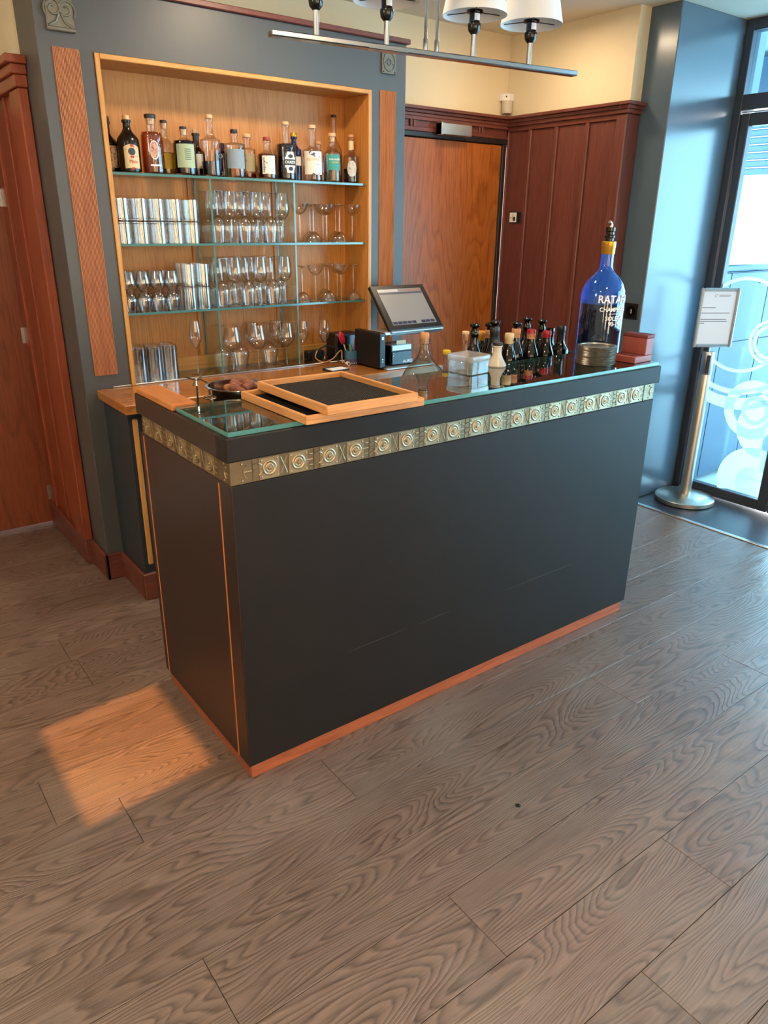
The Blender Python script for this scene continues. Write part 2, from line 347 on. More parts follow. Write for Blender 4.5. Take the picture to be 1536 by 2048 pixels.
def text_geo(body, size, extrude=0.0004, align='CENTER', bold=False):
    c = bpy.data.curves.new('t', 'FONT'); c.body = body; c.size = size; c.extrude = extrude; c.align_x = align; c.align_y = 'CENTER'; c.resolution_u = 3
    if bold: c.offset = size*.018
    o = bpy.data.objects.new('t', c); COL.objects.link(o)
    dg = bpy.context.evaluated_depsgraph_get(); me = bpy.data.meshes.new_from_object(o.evaluated_get(dg))
    v = [tuple(a.co) for a in me.vertices]; f = [tuple(p.vertices) for p in me.polygons]
    bpy.data.objects.remove(o); bpy.data.curves.remove(c); bpy.data.meshes.remove(me)
    return v, f
def text_flat(body, size, mat, parent, name, fn, sx=1.0, bold=False, align='CENTER'):
    """fn maps (u right, v up, h out) to parent-local coordinates"""
    v, f = text_geo(body, size, bold=bold, align=align)
    mb = MB(False); mb.add([fn(a[0]*sx, a[1], a[2]) for a in v], f); return mb.build(name, mat, parent)
def cyl_fn(r, ang0, z0, rot=0.0):
    def fn(u, v, h):
        if rot: u, v = u*math.cos(rot)-v*math.sin(rot), u*math.sin(rot)+v*math.cos(rot)
        a = ang0 + u/r
        return ((r+h+.0006)*math.cos(a), (r+h+.0006)*math.sin(a), z0+v)
    return fn
def patch(r, a0, a1, z0, z1, mat, parent, name, n=10, outline=None, nz=1):
    """curved label on a bottle of radius r; outline(u)->(z0,z1) fractions"""
    vs = []; uv = []; fs = []
    for i in range(n+1):
        u = i/n; lo, hi = (0, 1) if outline is None else outline(u)
        for j in range(nz+1):
            t = lo+(hi-lo)*j/nz
            a = a0+(a1-a0)*u; vs.append((r*math.cos(a), r*math.sin(a), z0+(z1-z0)*t)); uv.append((u, t))
    for i in range(n):
        for j in range(nz):
            a = i*(nz+1)+j; fs.append((a, a+nz+1, a+nz+2, a+1))
    mb = MB(False); mb.add(vs, fs)
    return mb.build(name, mat, parent, smooth=True, uv=uv)
CAMXY = Vector((-0.7748, -1.6971))
def face_ang(x, y, towards=0.55):
    """angle towards the room from a shelf position (bottle labels face the room)"""
    a = math.atan2(CAMXY.y-y, CAMXY.x-x); return -PI/2*(1-towards)+a*towards if a < 0 else a
def ordinal(n): return ['first', 'second', 'third', 'fourth', 'fifth', 'sixth', 'seventh', 'eighth', 'ninth', 'tenth', 'eleventh', 'twelfth'][n]

# ================================================================== SETTING
# ---- floor with oak planks
fl = struct('floor', 'grey-brown oak plank floor')
bx('subfloor', M['blackmetal'], fl, -3.3, 3.56, -4.2, 2.62, -.06, -.016)
known = {-3: [-.365, 1.88], -2: [1.315], -1: [.227], 0: [-.352], 1: [-.53], -4: [.217], -5: [.835], 5: [-.257]}
PW = .2115
for k in range(-20, 13):
    y0 = -.04+PW*k; y1 = y0+PW
    if y0 > 2.56: continue
    y1 = min(y1, 2.6)
    base = known.get(k, [random.uniform(-1.1, 1.1)])
    js = list(base)
    while min(js) > -3.3: js.append(min(js)-random.uniform(1.9, 2.3))
    while max(js) < 3.07: js.append(max(js)+random.uniform(1.9, 2.3))
    js = sorted(min(max(j, -3.3), 3.07) for j in js)
    for a, b in zip(js, js[1:]):
        if b-a < .02: continue
        mb = MB().box(a+.0007, b-.0007, y0+.0008, y1-.0008, -.015, 0)
        mb.build('plank', M['floor'], fl, bevel=.0009)
MB().lathe([(0, .0004), (.0075, .0004), (.0085, .0002), (.0085, -.001)], 16, (.596, -.560, 0)).build('knot_hole', M['blackmetal'], fl)
# ---- ceiling
ce = tag(MB().box(-2.3, 4.0, -4.3, 2.7, 2.65, 2.75).build('ceiling', M['ceiling'], origin=False), 'cream plaster ceiling', kind='structure')
# ---- walls out of view that close the room, with openings shaped for the light
wl = struct('wall_left', 'unseen cream wall with an opening shaping the sun patch')
HY0, HY1, HZ0, HZ1 = -.05, .49, 1.94, 2.50  # opening added to crop the sun into the floor patch
for b in ((-4.3, HY0, 0, 2.65), (HY1, 2.7, 0, 2.65), (HY0, HY1, 0, HZ0), (HY0, HY1, HZ1, 2.65)):
    bx('wall_section', M['cream'], wl, -2.3, -2.2, b[0], b[1], b[2], b[3])
wn = struct('wall_near', 'cream wall with narrow windows behind the viewer')
for a, b in ((-3.3, -2.03), (-1.47, -.43), (.13, 1.17), (1.73, 3.65)): bx('wall_section', M['cream'], wn, a, b, -4.3, -4.2, 0, 2.65)  # window slots made narrow to put bright streaks on the glassware
for a, b in ((-2.03, -1.47), (-.43, .13), (1.17, 1.73)):
    bx('window_pane', M['warmtint'], wn, a, b, -4.25, -4.245, .45, 2.39)  # unseen tinted pane, put in to warm the incoming light
    bx('wall_section', M['cream'], wn, a, b, -4.3, -4.2, 0, .45); bx('wall_section', M['cream'], wn, a, b, -4.3, -4.2, 2.39, 2.65)
# ---- left rear wall with a door
wb = struct('wall_back', 'cream wall behind the bar')
bx('wall_section', M['cream'], wb, -3.3, -.86, 2.62, 2.72, 0, 2.65)
bx('wall_section', M['cream'], wb, -.86, .2, 2.62, 2.72, 0, 2.65)  # blank wall behind the door, added to stop light leaking under it
bx('wall_section', M['cream'], wb, .09, .2, 1.93, 2.62, 2.2, 2.65)
bx('wall_section', M['cream'], wb, .11, 1.88, 1.93, 2.03, 0, 2.65)
bx('wall_section', M['cream'], wb, 1.88, 2.95, 1.93, 2.03, 2.06, 2.65)
d2 = struct('door_2', 'plain reddish wooden door at the far left')
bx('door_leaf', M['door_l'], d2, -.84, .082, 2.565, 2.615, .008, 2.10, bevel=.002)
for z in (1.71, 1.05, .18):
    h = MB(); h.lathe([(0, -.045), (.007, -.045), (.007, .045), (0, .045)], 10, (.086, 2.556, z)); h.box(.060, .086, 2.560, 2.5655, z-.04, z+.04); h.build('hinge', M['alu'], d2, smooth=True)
# ---- left side panelling (faces left)
pl = struct('wall_left_return', 'red-brown panelled return wall at the far left')
bx('wall_section', M['mahog_l'], pl, .092, .2, 1.932, 2.615, 0, 2.105)
for y0, y1, x in ((2.44, 2.56, .074), (2.222, 2.432, .082), (2.028, 2.205, .082)): bx('panel', M['mahog_l'], pl, x, .093, y0, y1, .13, 2.13, bevel=.003)
bx('batten', M['mahog_l'], pl, .070, .093, 2.204, 2.223, .13, 2.13, bevel=.004)
bx('batten', M['mahog_l'], pl, .068, .093, 2.430, 2.448, .13, 2.13, bevel=.004)
bx('corner_post', M['mahog_l'], pl, .058, .0985, 1.868, 2.022, .13, 2.105, bevel=.005)
for i, (x, y, z0, z1) in enumerate(((.050, 1.860, 2.105, 2.150), (.038, 1.850, 2.150, 2.185), (.020, 1.834, 2.185, 2.215))):
    bx('cap_moulding', M['mahog_lit_y'], pl, x, .099, y, 2.60, z0, z1, bevel=.003)
# ---- back wall door, frieze above it
d1 = struct('door_1', 'orange-brown veneered door beside the bar tower')
bx('door_leaf', M['door'], d1, 1.90, 2.802, 1.895, 1.94, .006, 2.064, bevel=.002)
bx('door_frame', M['blackmetal'], d1, 1.86, 2.850, 1.885, 1.94, 2.068, 2.096, bevel=.003)
bx('door_frame', M['blackmetal'], d1, 2.806, 2.836, 1.885, 1.94, 0, 2.068, bevel=.003)
bx('door_frame', M['blackmetal'], d1, 1.866, 1.897, 1.885, 1.94, 0, 2.068, bevel=.003)
tr = struct('trim_1', 'red-brown panel frieze and cap moulding over the door')
bx('rail', M['mahog_x'], tr, 1.86, 2.86, 1.890, 1.935, 2.097, 2.118, bevel=.002)
bx('rail', M['mahog_x'], tr, 1.86, 2.86, 1.890, 1.935, 2.152, 2.172, bevel=.002)
for a, b in ((1.86, 2.083), (2.122, 2.606), (2.646, 2.85)): bx('panel', M['mahog_x'], tr, a, b, 1.905, 1.935, 2.117, 2.153)
for a in (2.084, 2.106, 2.606, 2.630): bx('batten', M['mahog'], tr, a, a+.017, 1.893, 1.935, 2.117, 2.153, bevel=.002)
for y, z0, z1 in ((1.884, 2.170, 2.187), (1.874, 2.187, 2.202), (1.855, 2.202, 2.218)): bx('cap_moulding', M['mahog_x'], tr, 1.86, 2.86, y, 1.935, z0, z1, bevel=.002)
# ---- right wall panelling
wr = struct('wall_right', 'dark red panelled wall below cream plaster')
bx('wall_section', M['cream'], wr, 2.862, 2.953, 1.035, 1.928, 2.2, 2.65)
bx('wall_section', M['mahog'], wr, 2.872, 2.95, 1.045, 1.96, 0, 2.2)
ys = [1.895, 1.711, 1.510, 1.288, 1.085]
for a, b in zip(ys, ys[1:]): bx('panel', M['mahog'], wr, 2.858, 2.873, b+.013, a-.013, .13, 2.14, bevel=.003)
for y in ys[1:-1]:
    bx('batten', M['mahog'], wr, 2.842, 2.873, y-.014, y+.014, .13, 2.14, bevel=.005)
bx('corner_batten', M['mahog'], wr, 2.842, 2.873, 1.88, 1.893, .13, 2.14, bevel=.003)
bx('top_rail', M['mahog_y'], wr, 2.846, 2.873, 1.06, 1.893, 2.14, 2.165, bevel=.002)
bx('corner_post', M['mahog'], wr, 2.842, 2.953, 1.030, 1.098, 0, 2.165, bevel=.006)
for e, z0, z1 in ((.010, 2.165, 2.185), (.020, 2.185, 2.202), (.038, 2.202, 2.218)):
    bx('cap_moulding', M['mahog_y'], wr, 2.842-e, 2.873, 1.061, 1.893, z0, z1, bevel=.002)
    bx('cap_moulding', M['mahog_x'], wr, 2.842-e, 2.953, 1.030-e, 1.0602, z0, z1, bevel=.002)
bb = struct('baseboard_right', 'red-brown skirting of the panelled wall')
bx('skirting', M['mahog_y'], bb, 2.835, 2.87, 1.06, 1.89, 0, .13, bevel=.004)
# ---- glossy slate column
colm = tag(MB().box(2.955, 3.60, .86, 1.40, 0, 2.65).build('wall_column', M['column'], bevel=.004), 'glossy slate-blue column beside the glass door', kind='structure')
# ---- entrance: threshold, mat, glass front
trm = tag(MB().box(3.07, 3.098, -4.2, .858, -.012, .006).build('trim_2', M['alu'], bevel=.003), 'aluminium threshold strip', kind='structure')
entry = tag(MB().box(3.098, 3.70, -4.2, .858, -.05, -.001).build('floor_entrance', M['mat']), 'dark blue-black entrance matting', kind='structure')
GX = 3.585
w1 = struct('window_1', 'dark slate shop-front frame with transom lights')
bx('jamb', M['frame'], w1, GX-.03, GX+.05, .815, .859, 0, 2.65, bevel=.003)
bx('header', M['frame'], w1, GX-.03, GX+.05, -2.75, .815, 2.595, 2.65, bevel=.003)
bx('transom_bar', M['frame'], w1, GX-.03, GX+.05, -2.75, .815, 2.215, 2.292, bevel=.003)
bays = [(.815, -.36), (-.42, -1.55), (-1.61, -2.75)]
tag(MB().box(3.555, 3.66, -4.3, -2.752, 0, 2.65).build('wall_front', M['cream']), 'cream wall beyond the shop front', kind='structure')  # unseen wall, cuts the glazing short to confine the blue daylight
for i, (a, b) in enumerate(bays):
    bx('transom_pane', M['doorglass'], w1, GX+.008, GX+.014, b, a, 2.292, 2.595)
    if i: bx('mullion', M['frame'], w1, GX-.03, GX+.05, a, a+.06, 0, 2.595, bevel=.003); bx('window_pane', M['doorglass'], w1, GX+.008, GX+.014, b, a, .06, 2.215); bx('bottom_rail', M['frame'], w1, GX-.03, GX+.05, b, a, 0, .06, bevel=.003)
bx('bright_seal', M['alu'], w1, GX-.036, GX-.028, .26, .80, 2.200, 2.2045)
def leaf(name, label, y1, y0):
    d = struct(name, label)
    bx('stile', M['frame'], d, GX-.022, GX+.028, y1-.048, y1, .012, 2.198, bevel=.004)
    bx('stile', M['frame'], d, GX-.022, GX+.028, y0, y0+.062, .012, 2.198, bevel=.004)
    bx('rail', M['frame'], d, GX-.022, GX+.028, y0+.062, y1-.048, .012, .075, bevel=.004)
    bx('rail', M['frame'], d, GX-.022, GX+.028, y0+.062, y1-.048, 2.135, 2.198, bevel=.004)
    bx('pane', M['doorglass'], d, GX, GX+.006, y0+.055, y1-.042, .07, 2.14)
    return d
d3 = leaf('door_3', 'glass entrance door with white ring graphics', .808, .235)
d4 = leaf('door_4', 'second leaf of the glass entrance door', .229, -.355)
RN = [0]
def ring(parent, y, z, r0, r1, name='vinyl_ring', a0=0, a1=2*PI, clip=(.292, .762)):
    n = 48; vs = []; fs = []; RN[0] += 1; ox = GX-.0003-.0012*RN[0]
    for i in range(n+1):
        a = a0+(a1-a0)*i/n
        for r in (r0, r1):
            yy = min(max(y-r*math.cos(a), clip[0]), clip[1]); zz = max(z+r*math.sin(a), .078)
            vs.append((ox-.0008, yy, zz)); vs.append((ox, yy, zz))
    for i in range(n):
        a = 4*i; b = a+4
        fs += [(a, b, b+2, a+2), (a+1, a+3, b+3, b+1), (a, a+1, b+1, b), (a+2, b+2, b+3, a+3)]
    mb = MB(); mb.add(vs, fs); return mb.build(name, M['whitepaint'], parent)
ring(d3, .60, 1.075, .255, .275)
ring(d3, .415, 1.00, .110, .128); ring(d3, .415, 1.00, .080, .100)
ring(d3, .60, 1.10, .40, .43, a0=PI*1.08, a1=PI*1.95); ring(d3, .60, 1.08, .43, .50, a0=PI*1.08, a1=PI*1.95)
ring(d3, .44, .60, .115, .175); ring(d3, .42, .60, .06, .085)
ring(d3, .34, .50, .0, .175, a0=PI*.3, a1=PI*1.5); ring(d3, .36, .16, .10, .22, a0=0, a1=PI*1.2)
ring(d4, -.02, 1.0, .16, .20, clip=(-.29, .17)); ring(d4, .02, .55, .0, .19, clip=(-.29, .17))
# ---- outside
pv = tag(MB().box(3.70, 12, -9, 9, -.06, -.005).build('pavement', plain('pale_pavement', '#dfe6ea', .6, vary=.05)), 'pale paving outside the entrance', kind='structure')
tile = None
for i in range(5):
    for jx in range(7):
        x = 3.72+.42*i; y = .80-.42*jx
        if tile is None: tile = MB(False).box(0, .414, -.414, 0, 0, .008).build('paving_tile', plain('pale_tile', '#e4eaee', .45, vary=.04), pv, bevel=.002); tile.location = Vector((x, y, -.005))-pv.location
        else: share('paving_tile', tile, pv, Vector((x, y, -.005))-pv.location)
tag(MB().box(3.66, 6.1, -3.2, 2.6, 2.78, 2.90).build('ceiling_canopy', plain('canopy_soffit', '#93a3ad', .7)), 'pale grey canopy soffit outside the entrance', kind='structure')
cabm = plain('blue_grey_lacquer', '#3a5064', .25)
cb = thing('outdoor_cabinet', 'pale blue-grey metal cabinet standing outside the glass door', 'cabinet', (4.2, 1.2, 0))
bx('body', cabm, cb, 3.66, 4.75, .845, 1.5, .02, 1.36, bevel=.006)
bx('top', cabm, cb, 3.65, 4.77, .825, 1.52, 1.36, 1.40, bevel=.008)
for a, b in ((3.665, 3.792), (3.798, 4.26), (4.266, 4.745)):
    bx('cabinet_door', cabm, cb, a, b, .832, .846, .925, 1.35, bevel=.002); bx('cabinet_door', cabm, cb, a, b, .832, .846, .03, .919, bevel=.002)
bx('handle', M['black'], cb, 4.14, 4.22, .822, .834, 1.28, 1.30, bevel=.004)
for a in (3.7, 4.66): bx('leg', M['black'], cb, a, a+.05, .88, .93, 0, .02)
pil = tag(MB().box(3.66, 3.80, .87, 1.45, 1.41, 2.9).build('wall_outer_pier', plain('pale_render', '#8b9aa3', .7)), 'pale outer pier beyond the glass door', kind='structure')
sh = thing('roller_shutter', 'blue-grey slatted roller shutter across the street', 'shutter', (5.15, .9, 0))
bx('housing', cabm, sh, 5.0, 5.3, .2, 1.75, 2.45, 2.75, bevel=.01)
for i in range(9): bx('slat', plain('shutter_slat', '#66798a', .4) if i == 0 else bpy.data.materials['shutter_slat'], sh, 5.06, 5.10, .25, 1.7, 1.98+.052*i, 2.026+.052*i, bevel=.008)
for y in (.2, 1.70): bx('guide_post', cabm, sh, 5.03, 5.13, y, y+.05, 0, 2.46)

# ================================================================== BAR TOWER (back bar)
tw = thing('bar_tower', 'tall charcoal-painted back bar surround with an oak-lined niche', 'cabinet', (.98, 1.75, 0))
TY = 1.65; NX0, NX1, NZ0, NZ1, NB = .325, 1.620, .915, 2.203, 1.862
fx0, fx1, fz1 = .306, 1.640, 2.222
MB().prism([(.10, 0), (fx0, 0), (fx0, fz1), (fx1, fz1), (fx1, 0), (1.855, 0), (1.855, 2.44), (.10, 2.44)], 'Y', TY, 1.92).build('front_panel', M['tower'], tw, bevel=.002)
bx('plinth_panel', M['tower'], tw, fx0, fx1, TY+.005, 1.92, 0, .90)
bx('top_trim', M['mahog_x'], tw, .085, 1.870, TY-.018, 1.925, 2.44, 2.462, bevel=.003)
bx('niche_back', M['niche'], tw, NX0-.01, NX1+.01, NB, NB+.02, .90, NZ1+.01)
for a, b in ((.735, .757), (1.178, 1.198)): bx('back_batten', M['niche'], tw, a, b, NB-.008, NB+.001, .96, 1.80, bevel=.002)
bx('niche_skirting', M['oakedge_x'], tw, NX0, NX1, NB-.014, NB+.001, .916, .985, bevel=.003)
bx('niche_side', M['niche'], tw, fx0+.001, NX0, TY+.003, NB, .90, fz1-.001); bx('niche_side', M['niche'], tw, NX1, fx1-.001, TY+.003, NB, .90, fz1-.001)
bx('niche_soffit', M['niche'], tw, NX0, NX1, TY+.003, NB, NZ1, fz1-.001)
bx('edge_strip', M['oakedge'], tw, fx0, NX0, TY-.008, TY+.002, .915, fz1, bevel=.002); bx('edge_strip', M['oakedge'], tw, NX1, fx1, TY-.008, TY+.002, .915, fz1, bevel=.002)
bx('edge_strip', M['oakedge_x'], tw, NX0, NX1, TY-.008, TY+.002, NZ1, fz1, bevel=.002)
def fluted(x0, x1, z0, z1):
    n = 18; mb = MB(); w_ = (x1-x0)/n; pts = []
    for i in range(n):
        a = x0+w_*i; pts += [(a, TY-.0006), (a+w_*.12, TY-.0006), (a+w_*.22, TY-.0050), (a+w_*.56, TY-.0062), (a+w_*.90, TY-.0050)]
    pts += [(x1, TY-.0005), (x1, TY+.003), (x0, TY+.003)]
    mb.prism(pts, 'Z', z0, z1); o = mb.build('fluted_panel', M['tambour'], tw); return tag(o, 'finely fluted reddish wood strip')
fluted(.150, .250, .976, 2.224); fluted(1.693, 1.790, .976, 2.228)
# relief plaques
def volute(cx, cz, s, turns=1.5, r0=.036):
    return [(cx+s*(r0*(1-t*.8))*math.cos(PI*1.25-t*turns*2*PI), TY-.010, cz+(r0*(1-t*.8))*math.sin(PI*1.25-t*turns*2*PI)) for t in [k/26 for k in range(27)]]
mb = MB().box(.142, .243, TY-.010, TY+.001, 2.275, 2.392)
rp1 = mb.build('relief_plaque', M['relief'], tw, bevel=.002); tag(rp1, 'pewter plaque with a pair of scrolls')
mb = MB()
mb.tube(volute(.170, 2.348, 1), .0042, 6); mb.tube(volute(.217, 2.348, -1), .0042, 6)
mb.tube([(.150, TY-.010, 2.292), (.176, TY-.011, 2.306), (.188, TY-.011, 2.33)], .0045, 6); mb.tube([(.236, TY-.010, 2.292), (.21, TY-.011, 2.306), (.199, TY-.011, 2.33)], .0045, 6)
mb.build('scroll', M['relief'], rp1, smooth=True)
bx('ledge', M['relief'], rp1, .142, .245, TY-.018, TY-.009, 2.275, 2.289, bevel=.003)
rp2 = MB().box(1.700, 1.785, TY-.010, TY+.001, 2.300, 2.405).build('relief_plaque', M['relief'], tw, bevel=.002); tag(rp2, 'pewter plaque with a round boss')
mb = MB()
mb.tube([(1.742+.034*math.cos(a), TY-.011, 2.352+.040*math.sin(a)) for a in [k*PI/12 for k in range(25)]], .003, 6)
mb.tube([(1.742+.012*math.cos(a), TY-.011, 2.352+.014*math.sin(a)) for a in [k*PI/8 for k in range(17)]], .0035, 6)
mb.tube([(1.715, TY-.011, 2.345), (1.742, TY-.012, 2.356), (1.770, TY-.011, 2.342)], .003, 6)
for a in (1.708, 1.777):
    for z in (2.309, 2.396): mb.lathe([(0, -.004), (.004, 0), (0, .004)], 8, (a, TY-.011, z))
mb.build('boss', M['relief'], rp2, smooth=True)
# skirting boards round the tower
bl = struct('baseboard_left', 'red-brown skirting round the bar tower')
bx('skirting', M['mahog_y'], bl, .060, .093, 1.87, 2.56, 0, .13, bevel=.004)
bx('skirting', M['mahog_y'], bl, .083, .101, 1.637, 1.88, 0, .13, bevel=.004)
bx('skirting', M['mahog_x'], bl, .083, .175, 1.637, 1.652, 0, .13, bevel=.004)
# glass shelves and dividers
for i, z in enumerate((1.792, 1.510, 1.220)):
    o = MB().box(NX0+.001, NX1-.001, 1.668, NB-.003, z, z+.010, 0, 1).build('glass_shelf', [M['shelfglass'], M['glassedge']])
    tag(o, ['top glass shelf in the niche, carrying the spirit bottles', 'middle glass shelf in the niche, under the upper rows of glasses', 'lowest glass shelf in the niche, under the lower rows of glasses'][i], 'shelf', 'glass shelves in the niche')
zs = [(.922, 1.219), (1.231, 1.509), (1.521, 1.791)]
tn = ['on the worktop, lowest tier', 'between the two lower glass shelves', 'just below the bottle shelf']
for i, (z0, z1) in enumerate(zs):
    for x, nm in ((.766, 'left'), (1.2, 'right')):
        mb = MB(); mb.box(x-.004, x+.004, 1.672, NB-.010, z0, z1)
        mb.mi = [0, 0, 1, 0, 1, 0]
        o = mb.build('glass_divider', [M['shelfglass'], M['glassedge']])
        tag(o, 'upright glass divider at the %s of the middle bay, %s' % (nm, tn[i]), 'divider', 'glass dividers in the niche')

# ================================================================== BACK COUNTER
bc = thing('back_counter', 'low dark back counter with drawers under the niche', 'cabinet', (1.0, 1.48, 0))
bx('body', M['slateblue'], bc, .172, 1.84, 1.345, TY-.002, .10, .872, bevel=.002)
bx('base', M['slateblue'], bc, .180, 1.84, 1.350, TY-.004, 0, .10)
bx('skirting', M['mahog_y'], bc, .158, .173, 1.332, 1.637, 0, .13, bevel=.004); bx('skirting', M['mahog_x'], bc, .158, 1.84, 1.328, 1.346, 0, .13, bevel=.004)
bx('wood_strip', M['oakedge'], bc, .190, .212, 1.334, 1.346, .17, .84, bevel=.004)
for i in range(3):
    x0 = .30+.51*i
    d = bx('drawer', M['oakedge_x'], bc, x0, x0+.50, 1.326, 1.346, .70, .862, bevel=.003); bx('handle', M['chrome'], d, x0+.20, x0+.30, 1.314, 1.327, .775, .787, bevel=.003)
    d = bx('drawer', M['oakedge_x'], bc, x0, x0+.50, 1.326, 1.346, .40, .692, bevel=.003); bx('handle', M['chrome'], d, x0+.20, x0+.30, 1.314, 1.327, .54, .552, bevel=.003)
wt = thing('worktop', 'glossy orange-brown worktop of the back counter', 'worktop', (1.0, 1.55, .875))
bx('slab', M['worktop'], wt, .148, 1.852, 1.275, TY-.006, .875, .915, bevel=.003)
bx('slab', M['worktop'], wt, NX0+.001, NX1-.001, TY-.008, NB-.015, .902, .915)
gs = MB().box(.222, NX1-.004, 1.648, 1.656, .9152, .921).build('glass_upstand', M['alu'], bevel=.001); tag(gs, 'thin bright strip along the worktop before the niche', 'strip')
gp = MB().box(NX0+.003, NX1-.004, 1.658, NB-.016, .9152, .9205, 0, 1).build('glass_sheet', [M['shelfglass'], M['glassedge']]); tag(gp, 'flat glass sheet on the worktop under the lowest glasses', 'glass sheet')

# ================================================================== FRONT COUNTER
W, D = 1.859, .676
fc = thing('bar_counter', 'dark charcoal bar counter with a brass relief frieze', 'counter', (W/2, D/2, 0))
bx('front_panel', M['charcoal'], fc, 0.004, W, 0, .024, .053, .966, bevel=.002)
bx('end_panel', M['charcoal_warm_cast'], fc, 0, .022, .0005, D, .053, .966, bevel=.002)
bx('end_panel', M['charcoal'], fc, W-.022, W, .024, D, .053, .966, bevel=.002)
for y in (.073, .642): bx('inlay_strip', M['inlay'], fc, -.0012, .004, y-.0035, y+.0035, .055, .958, bevel=.0008)
bx('plinth', M['plinth'], fc, .010, W-.010, .010, .03, 0, .054, bevel=.002)
pe = MB().box(.010, .03, .03, D-.01, 0, .054).build('plinth', M['plinth'], fc, bevel=.002)
bx('plinth', M['plinth'], fc, W-.03, W-.010, .03, D-.01, 0, .054, bevel=.002)
bx('back_panel', M['charcoal'], fc, .022, W-.022, D-.02, D-.002, .053, .90)
bx('frieze_backing', M['blackmetal'], fc, .006, W-.006, .007, .03, .966, 1.034); bx('frieze_backing', M['blackmetal'], fc, .006, .03, .03, .65, .966, 1.034); bx('frieze_backing', M['blackmetal'], fc, W-.03, W-.006, .03, .65, .966, 1.034)
bx('top_band', M['charcoal'], fc, -.010, W+.010, -.010, .05, 1.034, 1.10, bevel=.004, seg=2)
bx('top_band', M['charcoal_warm_cast'], fc, -.010, .03, .05, .660, 1.034, 1.10, bevel=.004, seg=2)
bx('top_band', M['charcoal'], fc, W-.03, W+.010, .05, .660, 1.034, 1.10, bevel=.004, seg=2)
bx('top_bed', M['blackmetal'], fc, .03, W-.03, .05, .335, 1.06, 1.098)
bx('end_board', M['boardwood'], fc, -.008, .068, .347, .640, 1.1002, 1.121, bevel=.003)
bx('inner_shelf', M['worktop'], fc, .03, .85, .335, D-.02, .985, 1.010)
bx('inner_shelf', M['charcoal'], fc, .86, W-.03, .335, D-.02, .900, .925)
bx('shelf_riser', M['charcoal'], fc, .85, .862, .335, D-.02, .90, 1.010)
tg = MB().box(.004, W+.004, .002, .345, 1.1005, 1.113, 0, 1).build('glass_top', [M['topglass'], M['glassedge_l']], bevel=0)
tg.parent = fc; tg.location = Vector(tg.location)-fc.location; tag(tg, 'greenish glass counter top with bright edges')
scm = plain('scuff_grey', '#3b3937', .6)
for a, b in (((.36, .330), (.60, .335)), ((.66, .334), (.80, .338)), ((1.08, .338), (1.46, .342))):
    MB().add([(a[0], -.0004, a[1]), (b[0], -.0004, b[1]), (b[0], -.0004, b[1]+.0014), ((a[0]+b[0])/2, -.0004, (a[1]+b[1])/2+.003), (a[0], -.0004, a[1]+.0012)], [(0, 1, 2, 3, 4)]).build('scuff_mark', scm, fc)
# brass frieze tiles
def frieze_tile_mesh(w_):
    h = .066; mb = MB(False)
    mb.box(-w_/2+.0006, w_/2-.0006, -.004, .002, -h/2+.0008, h/2-.0008)
    return mb
def tile_detail():
    mb = MB(False)
    for cx in (-.045, .045):
        mb.box(cx-.030, cx+.030, -.0056, -.003, -.029, .029)
        for sx in (-.024, .024):
            for sz in (-.023, .023): mb.lathe([(.0034, 0), (.0028, .0018), (0, .0028)], 8); mb.tf(Matrix.Translation((cx+sx, -.0054, sz)) @ Matrix.Rotation(PI/2, 4, 'X'), len(mb.v)-17)
    # middle strap shaped like a K
    mb.tube([(-.010, -.0036, -.024), (0, -.0044, 0), (-.010, -.0036, .024)], .0018, 5); mb.tube([(.010, -.0036, -.024), (0, -.0044, 0), (.010, -.0036, .024)], .0018, 5)
    # hooked half rings at both ends
    for s in (-1, 1):
        mb.tube([(s*(.074+.013*math.cos(a))+s*.004, -.0045, .016*math.sin(a)) for a in [PI*.5+k*PI/8 for k in range(9)]], .0026, 5)
        mb.tube([(s*.064, -.0045, 0), (s*.092, -.0045, 0)], .0022, 5)
        mb.tube([(s*.080, -.0045, .016), (s*.092, -.0045, .016)], .0022, 5); mb.tube([(s*.080, -.0045, -.016), (s*.092, -.0045, -.016)], .0022, 5)
    return mb
def disc_mesh():
    mb = MB(False)
    mb.lathe([(.0215, 0), (.0215, .002), (.0185, .0034), (.0155, .0018), (.0125, .0018), (.0105, .0030), (.0085, .0016), (.0048, .0018), (.0040, .0046), (0, .0056)], 20)
    return mb.tf(Matrix.Rotation(PI/2, 4, 'X'))
TW = .1908
proto_tile = frieze_tile_mesh(TW).build('frieze_tile', M['brass'], fc, bevel=.0008)
dt = tile_detail().build('strapwork', M['brass_hi'], proto_tile, smooth=False)
dsk = disc_mesh().build('disc', M['brass_hi'], proto_tile, smooth=True); dsk.location = (-.045, -.0054, 0)
share('disc', dsk, proto_tile, (.045, -.0054, 0))
def put_tile(loc, rz, first=False):
    t = proto_tile if first else copy_tree(proto_tile, fc)
    t.location = Vector(loc)-fc.location; t.rotation_euler = (0, 0, rz)
for i in range(9): put_tile((.066+TW*(i+.5), .005, 1.0), 0, i == 0)
for i in range(3): put_tile((.005, .072+TW*(i+.5), 1.0), -PI/2)
for i in range(3): put_tile((W-.005, .072+TW*(i+.5), 1.0), PI/2)
hp = MB(False); hp.box(-.0325, .0325, -.004, .002, -.0322, .0322)
half = hp.build('frieze_tile', M['brass'], fc, bevel=.0008); half.location = Vector((.0335, .005, 1.0))-fc.location
hd = MB(False)
for s in (-1, 1):
    hd.lathe([(.0034, 0), (.0028, .0018), (0, .0028)], 8); hd.tf(Matrix.Translation((.002, -.004, s*.023)) @ Matrix.Rotation(PI/2, 4, 'X'), len(hd.v)-17)
